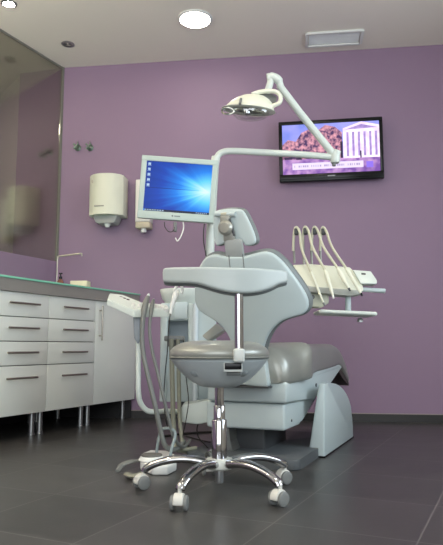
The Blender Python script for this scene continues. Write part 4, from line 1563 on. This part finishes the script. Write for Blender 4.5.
whips = [  # top px, console foot px, handpiece start, tip, kind
    ((295.3, 226.8), (294.5, 263), (311, 272), (323.5, 303), 'leftmost slim cream handpiece, tip hanging lowest off the instrument console'),
    ((304.4, 226.4), (304, 266), (325, 270), (333, 296), 'short cream handpiece with a pale end, second from left on the instrument console'),
    ((313.8, 226.4), (312, 266), (337.5, 268), (348.8, 288.5), 'cream handpiece with a dark end, third from left on the instrument console'),
    ((322.3, 226.8), (321, 268), (346, 268), (361, 293.5), 'rightmost cream handpiece, resting beside the key panel with a black tip'),
]
for k, (tp2, ft, hs_, ht, lab) in enumerate(whips):
    Yw = IY + 0.14 - 0.0 * k
    m = MB()
    m.tube(catmull([at(ft[0], ft[1], Yw + 0.02), at(ft[0] - 0.7, (ft[1] + tp2[1]) / 2, Yw + 0.03), at(tp2[0] - 1, tp2[1] + 9, Yw + 0.01), at(tp2[0], tp2[1] + 3, Yw)], 5), 0.0062, 8)
    m.build('whip_arm', mat('whip_metal', (140, 142, 134), 0.4, 0.3), con)
    m = MB()
    m.box(at(tp2[0] + 1.0, tp2[1] + 5.0, Yw - 0.015), (0.024, 0.03, 0.034), bev=0.005)
    m.build('hose_clip', M_DGREY, con)
    hp_ = at(hs_[0], hs_[1], IY + 0.0)
    t = thing('dental_handpiece', at(ht[0], ht[1], IY - 0.03), lab, 'dental handpiece', 'handpieces on the instrument console')
    m = MB()
    m.tube(catmull([at(tp2[0] - 2.2, tp2[1] + 24, Yw - 0.01), at(tp2[0] - 1.5, tp2[1] + 8, Yw - 0.015), at(tp2[0] + 0.5, tp2[1] + 0.5, Yw - 0.02), at(tp2[0] + 4.2, tp2[1] + 5, Yw - 0.035),
                    at(tp2[0] + (hs_[0] - tp2[0]) * 0.42, tp2[1] + (hs_[1] - tp2[1]) * 0.50, Yw - 0.08), hp_], 7), 0.0066, 10)
    m.build('hose', M_HOSEC, t)
    m = MB()
    te = at(ht[0], ht[1], IY - 0.045)
    mid = hp_ + (te - hp_) * 0.5
    rr_ = (0.0075, 0.011, 0.0125, 0.011)[k]
    m.tube([hp_, hp_ + (te - hp_) * 0.15, mid, hp_ + (te - hp_) * 0.82, te], [0.0068, rr_, rr_ * 0.95, rr_ * 0.75, 0.0055], 14)
    m.build('grip', M_CREAM, t)
    m = MB()
    d_ = (te - hp_).normalized()
    m.tube([te - d_ * 0.001, te + d_ * 0.014], [0.0062, 0.004], 10)
    m.build('tip', (M_GREY, M_WHITE, M_DGREY, M_BLACK)[k], t)

# ------------------------------------------------------------------ stool
SC = V((-0.008, 2.285, 0))
st = thing('dental_stool', SC, 'round grey dental stool with curved white back support and chrome star base', 'stool')
angs = [-116.5, -44.5, 27.5, 99.5, 171.5]
RC = 0.283
for k, a in enumerate(angs):
    a = math.radians(a)
    d_ = V((math.cos(a), math.sin(a), 0))
    s_ = V((-math.sin(a), math.cos(a), 0))
    m = MB()
    ppts = [SC + d_ * 0.03 + V((0, 0, 0.098)), SC + d_ * 0.10 + V((0, 0, 0.110)), SC + d_ * 0.17 + V((0, 0, 0.108)), SC + d_ * 0.235 + V((0, 0, 0.092)), SC + d_ * 0.272 + V((0, 0, 0.074)), SC + d_ * 0.281 + V((0, 0, 0.062))]
    m.tube(catmull(ppts, 5), [0.022, 0.0205, 0.020, 0.019, 0.0185, 0.017], 14, flat=(0.72, 1.0))
    m.build('star_leg', M_CHROME, st, 60)
    # caster: twin wheels + white fork, each with its own swivel
    sw = math.radians((-98, -138, -148, -75, -146)[k])
    wd = V((math.cos(sw), math.sin(sw), 0))       # rolling direction
    wx = V((-math.sin(sw), math.cos(sw), 0))
    pc = SC + d_ * RC + V((0, 0, 0.0))
    m = MB()
    m.cyl(pc + V((0, 0, 0.045)), pc + V((0, 0, 0.078)), 0.007)
    hood = []
    wc = pc + wd * 0.008 + V((0, 0, 0.0253))
    for q in range(13):
        aa = math.radians(-10 + 200 * q / 12)
        hood.append(wc + wd * (0.0272 * math.cos(aa)) + V((0, 0, 0.0295 * math.sin(aa))))
    m.prism([p - wx * 0.0165 for p in hood], wx * 0.033, 0.004, 3)
    cst = m.build('caster', mat('caster_white', (205, 204, 196), 0.4), st)
    for sgn in (-1, 1):
        m = MB()
        m.lathe([(0, -0.007), (0.020, -0.007), (0.0242, -0.0045), (0.0248, 0.0), (0.0242, 0.0045), (0.020, 0.007), (0.013, 0.0075), (0, 0.0075)], wc + wx * (sgn * 0.0215) - V((0, 0, 0.0005)), wx, n=28)
        m.build('wheel', M_WHEEL, cst, 50)
MB().lathe([(0, 0.080), (0.045, 0.080), (0.052, 0.086), (0.052, 0.108), (0.046, 0.116), (0.03, 0.118), (0, 0.118)], SC, n=32).build('hub', mat('hub_white', (200, 202, 194), 0.35), st)
m = MB()
m.lathe([(0, 0.03), (0.015, 0.03), (0.0165, 0.034), (0.0165, 0.084)], SC, n=24)
m.build('cylinder_end', M_ALU, st)
m = MB()
m.lathe([(0.028, 0.116), (0.028, 0.252), (0.026, 0.255), (0.021, 0.256)], SC, n=32)
m.lathe([(0.0215, 0.25), (0.0215, 0.303), (0.019, 0.306)], SC, n=32)
m.lathe([(0.0175, 0.30), (0.0175, 0.385)], SC, n=32)
m.build('gas_column', M_CHROME, st)
# seat pan and cushion
m = MB()
prof = [(0.0, 0.372), (0.045, 0.372), (0.075, 0.378), (0.115, 0.402), (0.15, 0.435), (0.172, 0.462), (0.178, 0.472), (0.17, 0.478), (0.0, 0.478)]
m.lathe(catmull([V((a, b, 0)) for a, b in prof], 3) and [(max(0, p.x), p.y) for p in catmull([V((a, b, 0)) for a, b in prof], 3)], SC, n=56)
pan = m.build('seat_pan', mat('pan_white', (176, 184, 186), 0.32), st, 60)
m = MB()
prof = [(0.0, 0.478), (0.172, 0.478), (0.181, 0.484), (0.184, 0.496), (0.178, 0.511), (0.155, 0.527), (0.12, 0.538), (0.07, 0.542), (0.0, 0.5415)]
m.lathe([(max(0, p.x), p.y) for p in catmull([V((a, b, 0)) for a, b in prof], 4)], SC, n=56)
m.build('seat_cushion', M_VINYL, st, 60)
m = MB()
for x_ in (-0.085, 0.085):
    a_ = V((SC.x + x_, SC.y - 0.105, 0.425))
    m.lathe([(0.017, 0.0), (0.013, 0.003), (0, 0.0035)], a_ + V((0, -0.004, 0.0)), V((x_ * 2.2, -0.62, -0.62)), n=20)
m.build('pan_dimple', mat('dimple_grey', (150, 158, 160), 0.4), pan)
# post bracket and post
PX = at(239, 350, 2.09).x
PYs = 2.088
m = MB()
m.box((PX, PYs + 0.008, 0.490), (0.038, 0.066, 0.046), bev=0.007)
m.box((PX - 0.020, PYs + 0.026, 0.4495), (0.064, 0.03, 0.031), bev=0.002)
brk = m.build('post_bracket', mat('bracket_pale', (196, 200, 196), 0.35), st)
m = MB()
m.box((PX - 0.020, PYs + 0.022, 0.453), (0.058, 0.026, 0.022), bev=0.002)
m.build('bracket_slot', M_BLACK, brk)
m = MB()
m.box((PX - 0.018, PYs + 0.036, 0.428), (0.048, 0.008, 0.012), (V((1, 0, 0)), V((0, 0.8, -0.6)), V((0, 0.6, 0.8))))
m.build('stamped_plate', mat('stamp_grey', (120, 124, 124), 0.5), pan)
zt2 = at(239, 285, PYs).z
m = MB()
m.tube([V((PX, PYs, 0.47)), V((PX, PYs, zt2))], 0.0155, 22, flat=(1, 1))
m.build('back_post', M_CHROME, st)
# back support: curved pad
SBO = V((at(225, 280, 2.06).x, 2.06, at(225, 280, 2.06).z))
bpx = [(163.5, 269.5), (170, 267.8), (185, 267.3), (205, 267.2), (225, 267.5), (245, 268), (262, 268.8), (275, 269.8), (284, 271), (287.5, 273), (287.8, 281), (285, 283), (279, 284.5), (272, 288), (262, 291.5), (250, 293.3), (238, 293.3), (225, 291.8), (212, 288.5), (201, 285), (190, 283.3), (175, 283), (165, 282.3), (163, 279)]
KS = 2.0


def on_sb(px_, py_):
    d_ = 0
    for _ in range(10):
        q = at(px_, py_, 2.06 + d_)
        x = q.x - SBO.x
        d_ = KS * x * x
    return V((x, q.z - SBO.z))


s2 = catmull([on_sb(*p) for p in bpx], 3, True)
m = MB()
m.pillow(s2, (0.0, 0.005), SBO, V((1, 0, 0)), UP, V((0, -1, 0)), 0.026, 0.009, lambda x, y: -KS * x * x, 16)
m.build('back_support_shell', mat('support_white', (176, 184, 182), 0.4), st, 60)
s3 = [p * 1.0 + V((0, -0.008)) for p in s2]
m = MB()
m.pillow(s3, (0.0, 0.0), SBO + V((0, 0.026, 0)), V((1, 0, 0)), UP, V((0, -1, 0)), 0.03, 0.013, lambda x, y: -KS * x * x, 12)
m.build('back_support_pad', M_RIM, st, 60)
